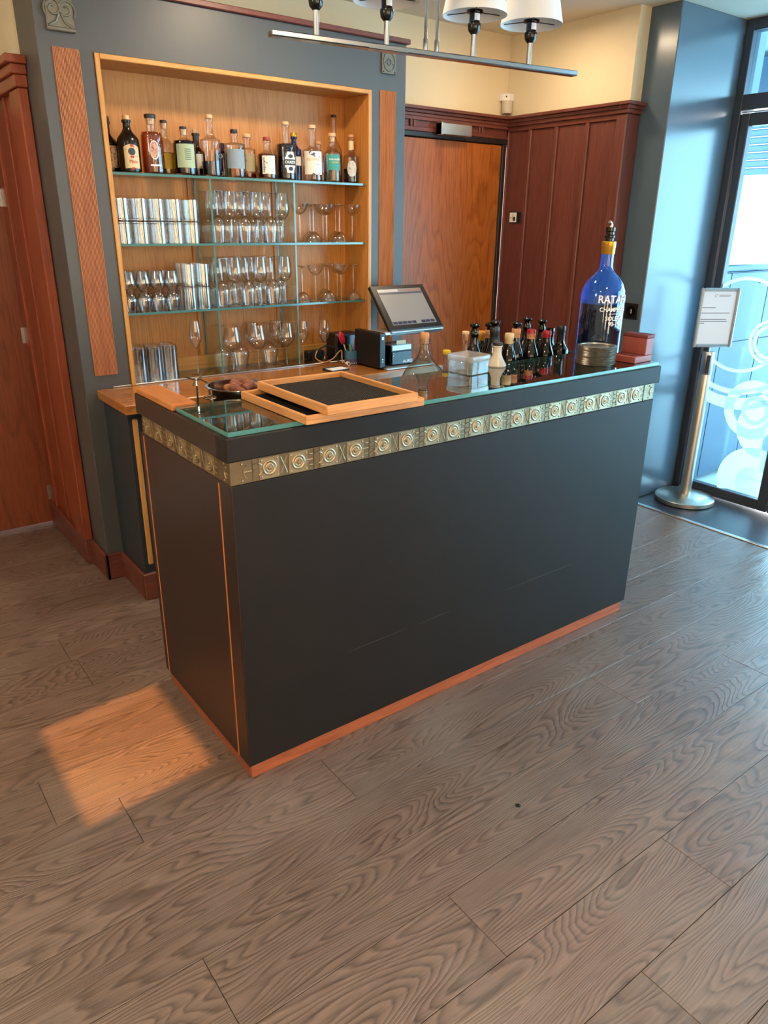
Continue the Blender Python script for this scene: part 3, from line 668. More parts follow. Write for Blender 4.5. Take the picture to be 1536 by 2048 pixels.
hd.tube([(.018+.012*math.cos(a), -.0045, .016*math.sin(a)) for a in [PI*.5+k*PI/8 for k in range(9)]], .0026, 5); hd.tube([(.006, -.0045, 0), (.03, -.0045, 0)], .0022, 5)
hd.build('strapwork', M['brass_hi'], half)
for loc, rz in (((1.8205, .005, 1.0), 0), ((.005, .038, 1.0), -PI/2), ((W-.005, .038, 1.0), PI/2)):
    t = copy_tree(half, fc); t.location = Vector(loc)-fc.location; t.rotation_euler = (0, 0, rz)

# ================================================================== LAMP
LZ = 2.115; LA = Vector((.427, .461)); LB = Vector((1.561, .306)); ld = (LB-LA).normalized(); lc = Vector((.962, .388))
lamp = thing('pendant_lamp', 'chrome bar pendant carrying small white cone-shaded lamps above the counter', 'lamp', (lc.x, lc.y, LZ), math.atan2(ld.y, ld.x))
l0 = (LA-lc).dot(ld); l1 = (LB-lc).dot(ld)
LH = .072
def lp(name, mb, mat, parent=lamp, **k): return mb.build(name, mat, parent, **k)
lp('bar', MB(False).box(l0, l1, -.017, .017, -.008, .008), M['chrome'], bevel=.003)
lp('bar_joint', MB(False).box(-.23, -.09, -.0175, .0175, -.0085, .0), M['chrome'], bevel=.002)
for x in (-.021, .021):
    lp('suspension_rod', MB(False).lathe([(0, .006), (.0075, .006), (.0075, .04), (.005, .045), (.005, .528), (0, .528)], 10).tf(Matrix.Translation((x, 0, 0))), M['chrome'], smooth=True)
lp('ceiling_plate', MB(False).lathe([(0, .512), (.06, .512), (.06, .534), (0, .534)], 24), M['chrome'], smooth=True)
for x in (-.396, -.161, .162, .394):
    a = lp('lamp_arm', MB(False).lathe([(0, .006), (.0085, .006), (.0085, LH+.005), (0, LH+.005)], 12).tf(Matrix.Translation((x, 0, 0))), M['chrome'], smooth=True)
    s_ = lp('lamp_holder', MB(False).lathe([(0, LH), (.010, LH), (.019, LH+.010), (.021, LH+.022), (.021, LH+.030), (.017, LH+.033), (.017, LH+.058), (.027, LH+.060), (.027, LH+.066), (0, LH+.066)], 18).tf(Matrix.Translation((x, 0, 0))), M['blackgloss'], smooth=True)
    patch(.0174, -2.2, -.9, LH+.037, LH+.056, M['paper'], s_, 'sticker').location = (x, 0, 0)
    mb = MB(False).lathe([(.104, LH+.052), (.070, LH+.205), (.068, LH+.205), (.102, LH+.0525)], 36, close=True).tf(Matrix.Translation((x, 0, 0)))
    sd_ = lp('lamp_shade', mb, M['shade'], smooth=True)
    mb = MB(False)
    for k in range(3):
        a_ = k*2*PI/3; mb.tube([(x+.026*math.cos(a_), .026*math.sin(a_), LH+.063), (x+.098*math.cos(a_), .098*math.sin(a_), LH+.064)], .0015, 5)
    lp('shade_ring', mb, M['black'], sd_)
    lp('bulb', MB(False).lathe([(0, LH+.066), (.012, LH+.068), (.014, LH+.08), (.028, LH+.115), (.024, LH+.142), (0, LH+.155)], 16).tf(Matrix.Translation((x, 0, 0))), M['white'], s_, smooth=True)

# ================================================================== SPIRIT BOTTLES ON THE TOP SHELF
def bottle(name, label, loc, h, r, kind, body, cap, caph=.022, capr=None, neck=.013, shoulder=.62, necktop=None, liquid=None, fill=.5, group='spirit bottles on the top shelf', cork=None, slope=.10, base=.004, cat='bottle', capmat2=None):
    t = thing(name, label, cat, loc, 0, group)
    hb = h-caph*.8; sh_ = h*shoulder
    lip = neck+.0035
    prof = [(0, base*1.6), (r*.8, base), (r*.97, base*.9), (r, base+.006), (r, sh_-.012), (r*.985, sh_)]
    for k in range(1, 7):
        u = k/6; e = (1-math.cos(u*PI))/2
        prof.append((r*.985+(neck-r*.985)*(e if kind == 'slope' else math.sin(u*PI/2)**(.8) if kind == 'round' else e), sh_+ (slope*h)*(u if kind != 'square' else u*.45)))
    zz = prof[-1][1]
    prof += [(neck*.96, (zz+hb)/2), (neck, hb-.012), (lip, hb-.011), (lip, hb-.002), (neck*.9, hb)]
    prof[0] = (0, base*.9)
    o = MB(False).lathe(prof, 28).build('glass_body', body, t, smooth=True)
    if liquid:
        fz = h*fill; ri = r*.94; q = [(0, .007), (ri*.97, .007), (ri, .012)]
        if fz < sh_: q += [(ri, fz), (0, fz)]
        else: q += [(ri, sh_-.006), (ri*.93, min(fz, sh_+slope*h*.35)), (0, min(fz, sh_+slope*h*.35))]
        MB(False).lathe(q, 24).build('liquid', liquid, t, smooth=True)
    cr = capr or neck*1.1
    MB(False).lathe([(0, hb-.0005), (cr, hb-.0005), (cr*1.02, hb+.003), (cr*1.02, h-.003), (cr*.9, h), (0, h)], 20).build('stopper', cap, t, smooth=True)
    if cork: MB(False).lathe([(0, hb-.024), (neck*.82, hb-.024), (neck*.86, hb-.001), (0, hb-.001)], 16).build('cork', cork, t, smooth=True)
    t['r'] = r
    return t
SZ = 1.8025
def lab(t, r, a, half, z0, z1, mat, name='label', **k): return patch(r+.0006, a-half, a+half, z0, z1, mat, t, name, **k)
G = M['bottleglass']
def fa(x, y): return math.atan2(CAMXY.y-y, CAMXY.x-x)
def ell(u): s = math.sqrt(max(0, 1-(2*u-1)**2)); return (.5-.5*s, .5+.5*s)
t = bottle('spirit_bottle', 'black bottle half hidden at the niche edge, beige printed label', (.374, 1.805, SZ), .218, .045, 'slope', M['darkbottle_b'], M['black'], neck=.012, shoulder=.50, slope=.22)
lab(t, .045, fa(.374, 1.8), .75, .02, .105, M['lb_beige'])
t = bottle('spirit_bottle', 'squat black bottle with a cream and red label and pale cork', (.430, 1.72, SZ), .219, .0453, 'slope', M['darkbottle_b'], M['corkpale'], neck=.0155, shoulder=.55, slope=.24, caph=.020, capr=.014)
a = fa(.43, 1.72)+.25
def wavy(u): return (.03+.03*math.sin(u*PI), .90+.10*math.sin(u*PI))
lab(t, .0453, a, .72, .012, .108, M['lb_cream'], outline=wavy, nz=2); lab(t, .0457, a, .34, .066, .094, M['lb_navy'], 'label_oval', outline=ell)
lab(t, .0458, a, .12, .098, .106, M['red_ink'], 'label_mark'); lab(t, .0458, a, .16, .056, .064, M['red_ink'], 'label_mark'); lab(t, .0458, a, .14, .012, .020, M['red_ink'], 'label_mark')
text_flat('Mirto', .020, M['red_ink'], t, 'lettering', cyl_fn(.0458, a+.1, .042), .8)
t = bottle('spirit_bottle', 'amber spirit bottle with a wide black cap and an oval portrait label', (.534, 1.72, SZ), .231, .046, 'square', G, M['capdark'], neck=.018, shoulder=.66, slope=.12, caph=.018, capr=.024, liquid=M['l_amber'], fill=.70, cork=M['corkpale'])
a = fa(.534, 1.72)
lab(t, .046, a+.15, .42, .055, .128, M['white_ink'], 'label_rim', outline=ell, n=16); lab(t, .0464, a+.15, .37, .059, .124, M['lb_face'], outline=ell, n=16)
lab(t, .046, a+.2, .50, .030, .036, M['white_ink'], 'label_mark')
t = bottle('spirit_bottle', 'clear bottle with black top and yellow label behind the amber one', (.623, 1.80, SZ), .222, .042, 'slope', G, M['capdark'], neck=.0135, shoulder=.52, slope=.18, caph=.012, capr=.015, liquid=M['l_yellow'], fill=.42, cork=M['corkpale'])
lab(t, .042, fa(.623, 1.8)+.2, .8, .026, .088, M['lb_yellow'])
t = bottle('spirit_bottle', 'wide dark-filled bottle with a sage green striped label', (.678, 1.72, SZ), .195, .0495, 'round', G, M['capdark'], neck=.0145, shoulder=.66, slope=.14, caph=.012, capr=.0155, liquid=M['l_dark'], fill=.78, cork=M['corkpale'])
a = fa(.678, 1.72); lab(t, .0495, a+.1, .85, .030, .124, M['lb_sage'])
for k in range(6): lab(t, .0499, a+.28, .27, .062+.008*k, .0645+.008*k, M['ink'], 'label_stripe')
t = bottle('spirit_bottle', 'slim dark bottle with cork and white label, tucked behind the sage label', (.772, 1.805, SZ), .197, .036, 'slope', M['darkbottle_b'], M['corkpale'], neck=.0145, shoulder=.50, slope=.16, caph=.018, capr=.0145)
lab(t, .036, fa(.77, 1.8), .8, .035, .095, M['lb_white'])
t = bottle('spirit_bottle', 'tall clear bottle nearly empty of purple liquid, pale cork', (.803, 1.72, SZ), .251, .044, 'round', G, M['corkpale'], neck=.0155, shoulder=.60, slope=.10, caph=.018, capr=.0155, liquid=M['l_ink'], fill=.25)
t = bottle('spirit_bottle', 'low navy bottle with white circles, behind the tall clear bottle', (.905, 1.812, SZ), .150, .035, 'round', M['bluebottle'], M['capdark'], neck=.0125, shoulder=.70, slope=.10, caph=.012)
a = fa(.905, 1.8)-.35
for z in (.092, .018): text_flat('O', .026, M['white_ink'], t, 'lettering', cyl_fn(.035, a, z))
t = bottle('spirit_bottle', 'clear flat-shouldered bottle with a silver-blue speckled label', (.921, 1.72, SZ), .201, .0475, 'square', G, M['capdark'], neck=.0145, shoulder=.70, slope=.09, caph=.018, capr=.0165, liquid=M['l_pale'], fill=.62)
lab(t, .0475, fa(.921, 1.72)+.1, .95, .038, .118, M['lb_blue'])
t = bottle('spirit_bottle', 'small cork-topped bottle with a grey label and red dregs', (1.025, 1.80, SZ), .196, .039, 'square', G, M['corkpale'], neck=.0155, shoulder=.66, slope=.10, caph=.018, capr=.0175, liquid=M['l_red'], fill=.13)
lab(t, .039, fa(1.025, 1.8)+.1, .9, .034, .110, M['lb_grey'])
t = bottle('spirit_bottle', 'brown bottle with rust cap and white label lettered sideways', (1.087, 1.72, SZ), .181, .0455, 'round', G, M['capred'], neck=.016, shoulder=.58, slope=.14, caph=.016, capr=.0175, liquid=M['l_brown'], fill=.60)
a = fa(1.087, 1.72); lab(t, .0455, a+.15, .70, .022, .100, M['lb_branch'])
text_flat('nægumann', .0155, M['ink'], t, 'lettering', cyl_fn(.0460, a-.36, .061, PI/2), 1.0)
t = bottle('spirit_bottle', 'dark purple bottle with an ornate white label reading OUEST', (1.190, 1.72, SZ), .253, .0465, 'square', G, M['corkpale'], neck=.0155, shoulder=.60, slope=.10, caph=.016, capr=.016, liquid=M['l_dark'], fill=.62)
a = fa(1.19, 1.72)+.45
def orn(u): return (.10 if .18 < u < .82 else .30, .90 if .18 < u < .82 else .70)
lab(t, .0465, a, .60, .020, .134, M['white_ink'], outline=orn, nz=2); lab(t, .0469, a, .62, .064, .090, M['lb_navy'], 'label_band'); lab(t, .0470, a, .28, .095, .112, M['lb_navy'], 'label_mark', outline=ell); lab(t, .0470, a, .26, .040, .058, M['lb_navy'], 'label_mark', outline=ell)
text_flat('OUESTI', .0165, M['white_ink'], t, 'lettering', cyl_fn(.0474, a, .077), 1.0, True)
t = bottle('spirit_bottle', 'cobalt blue bottle with a gold cap', (1.281, 1.80, SZ), .218, .0365, 'round', M['bluebottle'], M['gold'], neck=.0125, shoulder=.66, slope=.14, caph=.020, capr=.016)
lab(t, .0365, fa(1.281, 1.8)+.3, .8, .072, .112, M['lb_white'])
t = bottle('spirit_bottle', 'clear bottle with a white label reading OCTOPUS', (1.338, 1.72, SZ), .250, .0475, 'round', G, M['corkpale'], neck=.0165, shoulder=.56, slope=.09, caph=.018, capr=.017, liquid=M['l_clear'], fill=.10)
a = fa(1.338, 1.72)+.1; lab(t, .0475, a, 1.05, .030, .133, M['lb_octo']); text_flat('OCTOPUS', .014, M['tan_cap'], t, 'lettering', cyl_fn(.048, a-.05, .096), 1.0)
t = bottle('spirit_bottle', 'short amber bottle with a peach stopper, behind the white OCTOPUS label', (1.428, 1.812, SZ), .191, .038, 'round', G, M['tan_cap'], neck=.013, shoulder=.60, slope=.14, caph=.016, capr=.0145, liquid=M['l_amber'], fill=.25)
t = bottle('spirit_bottle', 'clear bottle with a teal label and pale cork', (1.454, 1.722, SZ), .223, .0435, 'round', G, M['corkpale'], neck=.015, shoulder=.60, slope=.15, caph=.018, capr=.018, liquid=M['l_pale'], fill=.22, cork=M['corkpale'])
a = fa(1.454, 1.72)+.2; lab(t, .0435, a, .80, .055, .125, M['lb_teal'])
text_flat('Limoncello', .0145, M['white_ink'], t, 'lettering', cyl_fn(.044, a+.1, .104), .9); text_flat('LIQUEUR', .010, M['yellow_ink'], t, 'lettering', cyl_fn(.044, a+.15, .090), .9)
t = bottle('spirit_bottle', 'tall long-necked clear bottle with black cap in the back corner', (1.522, 1.81, SZ), .316, .041, 'slope', G, M['capdark'], neck=.0125, shoulder=.46, slope=.24, caph=.012, capr=.0145, liquid=M['l_brown'], fill=.42)
t = bottle('spirit_bottle', 'rightmost clear bottle with dark contents and a white wrapped neck', (1.577, 1.735, SZ), .226, .0395, 'round', G, M['tan_cap'], neck=.0135, shoulder=.56, slope=.10, caph=.016, capr=.0145, liquid=M['l_dark'], fill=.30)
MB(False).lathe([(.0142, .156), (.0142, .196)], 18).build('neck_wrap', M['cream_cap'], t, smooth=True)
lab(t, .0395, fa(1.577, 1.73)+.1, .62, .030, .105, M['lb_etch'], outline=ell, n=16)

# ================================================================== GLASSES
def stem_glass(name, bowl, stem, foot, mat=None):
    t = thing(name, 'x', 'glass'); mat = mat or M['glass']
    MB(False).lathe(bowl, 24).build('bowl', mat, t, smooth=True)
    MB(False).lathe(stem, 10).build('stem', mat, t, smooth=True)
    MB(False).lathe(foot, 24).build('foot', mat, t, smooth=True)
    return t
def foot(r): return [(0, .0045), (.006, .0045), (r*.5, .0022), (r, .0008), (r, 0), (0, 0)]
H_W = .224
wine0 = stem_glass('wine_glass', [(.0035, .103), (.010, .106), (.026, .122), (.0335, .142), (.0345, .156), (.032, .180), (.0265, H_W), (.0255, H_W)], [(.008, .004), (.0045, .010), (.0035, .030), (.0033, .08), (.0042, .104), (0, .106)], foot(.034))
H_C = .180
coupe0 = stem_glass('coupe_glass', [(.003, .128), (.012, .131), (.028, .143), (.040, .161), (.0445, H_C), (.0435, H_C)], [(.008, .004), (.0042, .012), (.0032, .04), (.0032, .11), (.0042, .130), (0, .131)], [(0, .012), (.006, .012), (.020, .006), (.033, .001), (.033, 0), (0, 0)])
H_B = .212
big0 = stem_glass('wine_glass', [(.0035, .090), (.012, .094), (.036, .118), (.0475, .138), (.047, .146), (.040, .178), (.0345, H_B), (.0335, H_B)], [(.008, .004), (.0045, .012), (.0036, .04), (.0036, .075), (.0045, .091), (0, .093)], foot(.037))
flute0 = stem_glass('flute_glass', [(.003, .118), (.010, .124), (.026, .152), (.031, .172), (.0285, .205), (.022, .250), (.021, .250)], [(.007, .004), (.004, .012), (.003, .05), (.003, .10), (.004, .119), (0, .121)], foot(.033))
slim0 = stem_glass('wine_glass', [(.003, .092), (.010, .098), (.027, .125), (.031, .150), (.029, .178), (.0235, .212), (.0225, .212)], [(.007, .004), (.004, .012), (.0032, .05), (.0032, .08), (.004, .093), (0, .095)], foot(.033))
def tumbler(name, h, r, r2=None, b=.008):
    r2 = r2 or r
    o = MB(False).lathe([(0, .0), (r-.003, 0), (r, .003), (r2, h), (r2-.0018, h), (r-.0022, b+.004), (r-.006, b), (0, b)], 24).build(name, M['glass'], smooth=True)
    return o
tum0 = tumbler('tumbler_glass', .091, .0365)
tum1 = tumbler('tumbler_glass', .099, .0330)
hi0 = tumbler('highball_glass', .155, .0335, .0345, .010)
snif0 = MB(False).lathe([(0, 0), (.017, 0), (.018, .003), (.017, .004), (.026, .014), (.0325, .030), (.032, .042), (.024, .086), (.023, .086), (.031, .042), (.0312, .030), (.025, .017), (0, .010)], 24).build('tasting_glass', M['glass'], smooth=True)
USED = set()
def place(proto, x, y, z, label, group, flip=None, rz=0):
    if proto.name in USED: o = copy_tree(proto)
    else: USED.add(proto.name); o = proto
    o.location = (x, y, z+(flip or 0)); o.rotation_euler = (PI if flip else 0, 0, rz)
    tag(o, label, 'glass', group); return o
T1, T2, T3 = 1.5205, 1.2305, .921
row = {0: 'front row', 1: 'back row'}
# tier under the bottles: stacked tumblers
for j, y in enumerate((1.716, 1.806)):
    for i in range(5):
        x = .366+.0785*i
        place(tum0, x, y, T1, 'lower upturned tumbler, %s from left, %s, under the bottle shelf' % (ordinal(i), row[j]), 'tumblers under the bottle shelf', .091)
        place(tum0, x+random.uniform(-.002, .002), y, T1+.0915, 'upper stacked tumbler, %s from left, %s, under the bottle shelf' % (ordinal(i), row[j]), 'tumblers under the bottle shelf')
for tier, z, nm in ((0, T1, 'middle bay under bottle shelf'), (1, T2, 'middle bay on the lowest glass shelf')):
    for j, y in enumerate((1.706, 1.767, 1.8275)):
        for i in range(6):
            x = .808+.0685*i+(.003 if j == 1 else 0)
            if x > 1.165: continue
            if j == 2 and i == 5: continue
            up = (i+j) % 2
            place(wine0, x, y, z, '%s wine glass, %s from left, %s row, %s' % ('upright' if up else 'upturned', ordinal(i), ['front', 'second', 'third'][j], nm), 'wine glasses in the middle bay', None if up else H_W)
ci = 0
for tier, z, nm, xs in ((0, T1, 'right bay just under the bottle shelf', [(1.252, 1.716, 1), (1.331, 1.716, 0), (1.410, 1.716, 1), (1.489, 1.716, 0), (1.568, 1.716, 1), (1.370, 1.812, 0), (1.449, 1.812, 1), (1.528, 1.812, 0)]),
                        (1, T2, 'right bay on the lowest glass shelf', [(1.258, 1.718, 0), (1.337, 1.716, 1), (1.416, 1.716, 0), (1.495, 1.716, 1), (1.574, 1.716, 0), (1.455, 1.812, 0), (1.534, 1.812, 1)])):
    xs2 = []
    for i, (x, y, up) in enumerate(xs):
        xs2.append((x, y, up))
    srt = sorted(range(len(xs2)), key=lambda k: xs2[k][0])
    for n_, k in enumerate(srt):
        x, y, up = xs2[k]
        place(coupe0, x, y, z, '%s coupe glass, %s from the left, %s' % ('upright' if up else 'upturned', ordinal(n_), nm), 'coupe glasses in the right bay', None if up else H_C)
# lower tier left: tasting glasses and tumblers
for j, y in enumerate((1.712, 1.782)):
    for i in range(4):
        x = .362+.066*i
        place(snif0, x, y, T2, 'lower upturned tasting glass, %s from left, %s, lowest glass shelf' % (ordinal(i), row[j]), 'tasting glasses on the lowest shelf', .086)
        place(snif0, x, y, T2+.0865, 'upper stacked tasting glass, %s from left, %s, lowest glass shelf' % (ordinal(i), row[j]), 'tasting glasses on the lowest shelf')
for j, y in enumerate((1.714, 1.790)):
    for i in range(2):
        x = .645+.070*i
        place(tum1, x, y, T2, 'lower upturned tall tumbler, %s, %s beside the tasting glasses' % (('left', 'right')[i], row[j]), 'tumblers beside the tasting glasses', .099)
        place(tum1, x, y, T2+.0995, 'upper stacked tall tumbler, %s, %s beside the tasting glasses' % (('left', 'right')[i], row[j]), 'tumblers beside the tasting glasses')
# worktop tier
for j, y in enumerate((1.700, 1.776)):
    for i in range(3):
        place(hi0, .368+.0745*i+.012*j, y, T3, 'upturned highball glass on the worktop, %s from left, %s' % (ordinal(i), row[j]), 'highball glasses on the worktop', .155)
place(flute0, .668, 1.745, T3, 'lone tall flute glass upright on the worktop, left of the glass divider', 'flute glasses on the worktop')
bigs = [(.845, 1.714, 1), (.820, 1.795, 0), (.914, 1.775, 0), (.985, 1.714, 1), (1.003, 1.812, 1), (1.075, 1.765, 0), (1.147, 1.711, 1), (1.147, 1.812, 1)]
for n_, (x, y, up) in enumerate(sorted(bigs)):
    place(big0, x, y, T3, '%s large wine glass, %s from the left in the middle bay on the worktop' % ('upright' if up else 'upturned', ordinal(n_)), 'large wine glasses on the worktop', None if up else H_B)
place(slim0, 1.262, 1.735, T3, 'upright wine glass on the worktop just right of the glass divider', 'slim wine glasses on the worktop')
place(slim0, 1.382, 1.715, T3, 'rightmost upright wine glass on the worktop, near the cables', 'slim wine glasses on the worktop')

# ================================================================== ON THE BACK WORKTOP
WZ = .9155
# till
ps = thing('till_terminal', 'black touchscreen till on a silver stand', 'till', (1.60, 1.45, WZ))
bx('base_plate', M['silver'], ps, 1.495, 1.80, 1.300, 1.56, WZ, WZ+.010, bevel=.003)
pc = bx('computer_box', M['black'], ps, 1.462, 1.500, 1.322, 1.545, WZ+.010, 1.100, bevel=.004)
MB().lathe([(0, 0), (.008, 0), (.008, .002), (0, .002)], 14).tf(Matrix.Translation((1.481, 1.322, 1.075)) @ Matrix.Rotation(PI/2, 4, 'X')).build('power_button', M['silver'], pc)
for z in (.955, .967): bx('port', M['silver'], pc, 1.477, 1.485, 1.3205, 1.3225, z, z+.005)
mb = MB(); arm = [(1.334, 1.102), (1.334, 1.086), (1.40, 1.060), (1.47, .985), (1.48, WZ+.01), (1.53, WZ+.01), (1.52, 1.06), (1.46, 1.10)]
mb.prism([(y, z) for y, z in arm], 'X', 1.502, 1.525); mb.box(1.502, 1.76, 1.33, 1.46, 1.086, 1.102); mb.build('stand_arm', M['silver'], ps, bevel=.003)
mon = bpy.data.objects.new('monitor', None)
x0, x1 = 1.532, 1.888; BLp = Vector((0, 1.325, 1.108)); up = (Vector((0, 1.513, 1.313))-BLp); hgt = up.length; up.normalize(); nrm = Vector((0, -up.z, up.y))
def mfn(u, v, h): q = BLp+up*v+nrm*h; return Vector((u, q.y, q.z))
def mbox(u0, u1, v0, v1, h0, h1):
    mb = MB(); mb.box(u0, u1, v0, v1, h0, h1); mb.v = [mfn(*a) for a in mb.v]; return mb
bez = mbox(x0, x1, 0, hgt, -.022, 0).build('monitor', M['black'], ps, bevel=.004); bpy.data.objects.remove(mon)
mbox(x0+.012, x1-.012, .012, hgt-.012, -.040, -.022).build('monitor_back', M['silver'], bez, bevel=.006)
mbox(x0+.004, x1-.004, -.010, 0.0, -.036, -.002).build('bottom_lip', M['silver'], bez, bevel=.003)
scr = mbox(x0+.034, x1-.034, .030, hgt-.026, -.001, .0012).build('screen', M['screen'], bez)
mbox(x0+.036, x0+.036+.13, hgt-.045, hgt-.030, .0012, .0018).build('screen_bar', plain('screen_bar_pale', '#b5b0ac', .3), scr); mbox(x1-.036-.10, x1-.036, hgt-.045, hgt-.030, .0012, .0018).build('screen_bar', plain('screen_bar_rose', '#8f6a66', .3), scr)
mbox(x0+.036, x1-.036, hgt-.060, hgt-.048, .0012, .0017).build('screen_bar', M['screenbar'], scr)
for k in range(9):
    if k == 5: continue
    mbox(x0+.038+.031*k, x0+.038+.031*k+.027, .034, .050, .0012, .0018).build('screen_button', M['screenbtn'], scr)
pr = thing('receipt_printer', 'small black receipt printer under the till screen', 'printer', (1.62, 1.41, WZ+.010))
PZ = WZ+.0105
bx('body', M['black'], pr, 1.550, 1.690, 1.345, 1.48, PZ, 1.028, bevel=.005)
bx('front_face', M['blackgloss'], pr, 1.555, 1.686, 1.340, 1.347, PZ+.004, .998, bevel=.003)
bx('lid', M['silver'], pr, 1.556, 1.686, 1.343, 1.40, 1.000, 1.031, bevel=.004)
text_flat('AURES', .022, M['white_ink'], pr, 'lettering', lambda u, v, h: (1.660+u-1.62, 1.3398-h-1.41, .944+v-WZ-.010), 1.0, True)
for k in range(4): bx('indicator', M['white'], pr, 1.562, 1.565, 1.3385, 1.3405, .948+.014*k, .951+.014*k)
bx('paper', M['cream_cap'], pr, 1.60, 1.66, 1.36, 1.366, 1.031, 1.05)
# pen cup and its contents
cup = thing('pen_cup', 'blue and purple ceramic pen cup', 'cup', (1.452, 1.560, WZ))
MB(False).lathe([(0, 0), (.036, 0), (.037, .004), (.037, .030), (.0355, .030), (.034, .006), (0, .006)], 24).build('lower_body', plain('purple_glaze', '#4b4a74', .3, vary=.2), cup, smooth=True)
MB(False).lathe([(.037, .030), (.0372, .074), (.035, .074), (.035, .030)], 24).build('upper_body', plain('blue_glaze', '#3c6a86', .3, vary=.2), cup, smooth=True)
mb = MB(False)
for k in range(18): mb.lathe([(0, -.003), (.003, 0), (0, .003)], 6, (.0372*math.cos(k*PI/9), .0372*math.sin(k*PI/9), .010))
tag(mb.build('dot_band', M['white_ink'], cup), kind='stuff')
t = thing('spatula', 'red plastic spatula leaning in the pen cup', 'utensil', (1.440, 1.562, WZ+.010))
MB(False).tube([(0, 0, 0), (-.030, .006, .095)], .0035, 8).build('handle', M['corkpale'], t, smooth=True)
MB(False).lathe([(0, 0), (.013, .008), (.018, .030), (.016, .055), (.006, .072), (0, .074)], 14).tf(Matrix.Translation((-.031, .006, .094)) @ Matrix.Rotation(-.32, 4, 'Y') @ Matrix.Diagonal((1, .4, 1, 1))).build('blade', plain('crimson_plastic', '#b3203c', .35), t, smooth=True)
def pen(label, x, y, dx, dy, ln, r, mat):
    o = MB(False).tube([(0, 0, 0), (dx*.9, dy*.9, ln*.92), (dx*.98, dy*.98, ln*.98), (dx, dy, ln)], [r, r, r*.8, r*.3], 8).build('pen', mat, smooth=True); o.location = (x, y, WZ+.008); tag(o, label, 'pen', 'pens in the cup')
pen('fat pale green marker in the pen cup', 1.452, 1.556, -.008, .004, .098, .0075, plain('green_marker', '#5c8f78', .4))
pen('thin pink pencil standing in the pen cup', 1.468, 1.560, .006, .0, .125, .0035, plain('pink_pencil', '#b03a52', .4))
pen('dark pen standing in the pen cup', 1.446, 1.574, .002, .006, .092, .004, M['black'])
# cables
def curve_obj(name, pts, r, mat, label, cat, group=None, n=8):
    q = [Vector(p) for p in pts]; out = []
    for i in range(len(q)-1):
        p0, p1, p2, p3 = q[max(i-1, 0)], q[i], q[i+1], q[min(i+2, len(q)-1)]
        for k in range(6):
            t_ = k/6; out.append(.5*((2*p1)+(p2-p0)*t_+(2*p0-5*p1+4*p2-p3)*t_*t_+(3*p1-p0-3*p2+p3)*t_**3))
    out.append(q[-1]); return tag(MB().tube(out, r, n).build(name, mat, smooth=True), label, cat, group)
cz = WZ+.009
ada = thing('power_adapter', 'black mains adapter among the cables left of the pen cup', 'adapter', (1.36, 1.777, .9215))
MB().box(1.302, 1.405, 1.752, 1.802, .9215, .968).build('case', M['black'], ada, bevel=.008, seg=2)
bx('case_end', M['blackgloss'], ada, 1.404, 1.418, 1.760, 1.794, .928, .960, bevel=.003)
rt = thing('network_box', 'dark plastic box in the corner behind the pen cup', 'box', (1.50, 1.75, .9215))
bx('body', M['black'], rt, 1.445, 1.598, 1.70, 1.80, .9215, 1.055, bevel=.008); bx('panel', M['blackgloss'], rt, 1.455, 1.588, 1.696, 1.702, .935, 1.045, bevel=.004)
curve_obj('cable', [(1.29, 1.64, .99), (1.27, 1.625, .955), (1.31, 1.61, .931), (1.36, 1.60, .945), (1.395, 1.60, .975), (1.41, 1.59, .985), (1.402, 1.575, .950), (1.40, 1.565, .925)], .003, plain('tan_cable', '#b98a52', .5), 'tan cable looping in front of the adapter', 'cable', 'cables beside the till')
curve_obj('cable', [(1.43, 1.66, .985), (1.36, 1.655, 1.005), (1.30, 1.66, .985), (1.28, 1.67, .955), (1.285, 1.66, .93)], .004, M['black'], 'black cable arching over the adapter', 'cable', 'cables beside the till')
curve_obj('cable', [(1.44, 1.645, .930), (1.40, 1.64, .932), (1.35, 1.648, .931), (1.31, 1.655, .931)], .004, M['black'], 'black cable lying flat on the worktop before the adapter', 'cable', 'cables beside the till')
t = thing('cable_plug', 'small white cable plug beside the pen cup', 'plug', (1.405, 1.535, WZ))
MB(False).lathe([(0, 0), (.010, 0), (.011, .003), (.011, .020), (0, .020)], 14).tf(Matrix.Translation((0, 0, .011)) @ Matrix.Rotation(PI/2, 4, 'X')).build('shell', M['white'], t, smooth=True)
MB(False).lathe([(0, 0), (.005, 0), (.005, .002), (0, .002)], 12).tf(Matrix.Translation((0, -.0195, .011)) @ Matrix.Rotation(PI/2, 4, 'X')).build('socket_hole', M['black'], t, smooth=True)
bt = thing('bill_tray', 'little black bill tray holding a white slip', 'tray', (1.29, 1.46, WZ), .1)
MB(False).box(-.062, .062, -.036, .036, 0, .005).build('tray_base', M['black'], bt, bevel=.002); MB(False).box(-.062, .062, .032, .038, .004, .012).build('clip', M['black'], bt, bevel=.002)
nt_ = MB(False).box(-.048, .052, -.030, .026, 0, .003).build('paper_slip', M['paper'], bevel=.0005); nt_.location = (1.29, 1.46, WZ+.0052); nt_.rotation_euler = (0, 0, .1); tag(nt_, 'white paper slip lying on the black bill tray', 'paper')

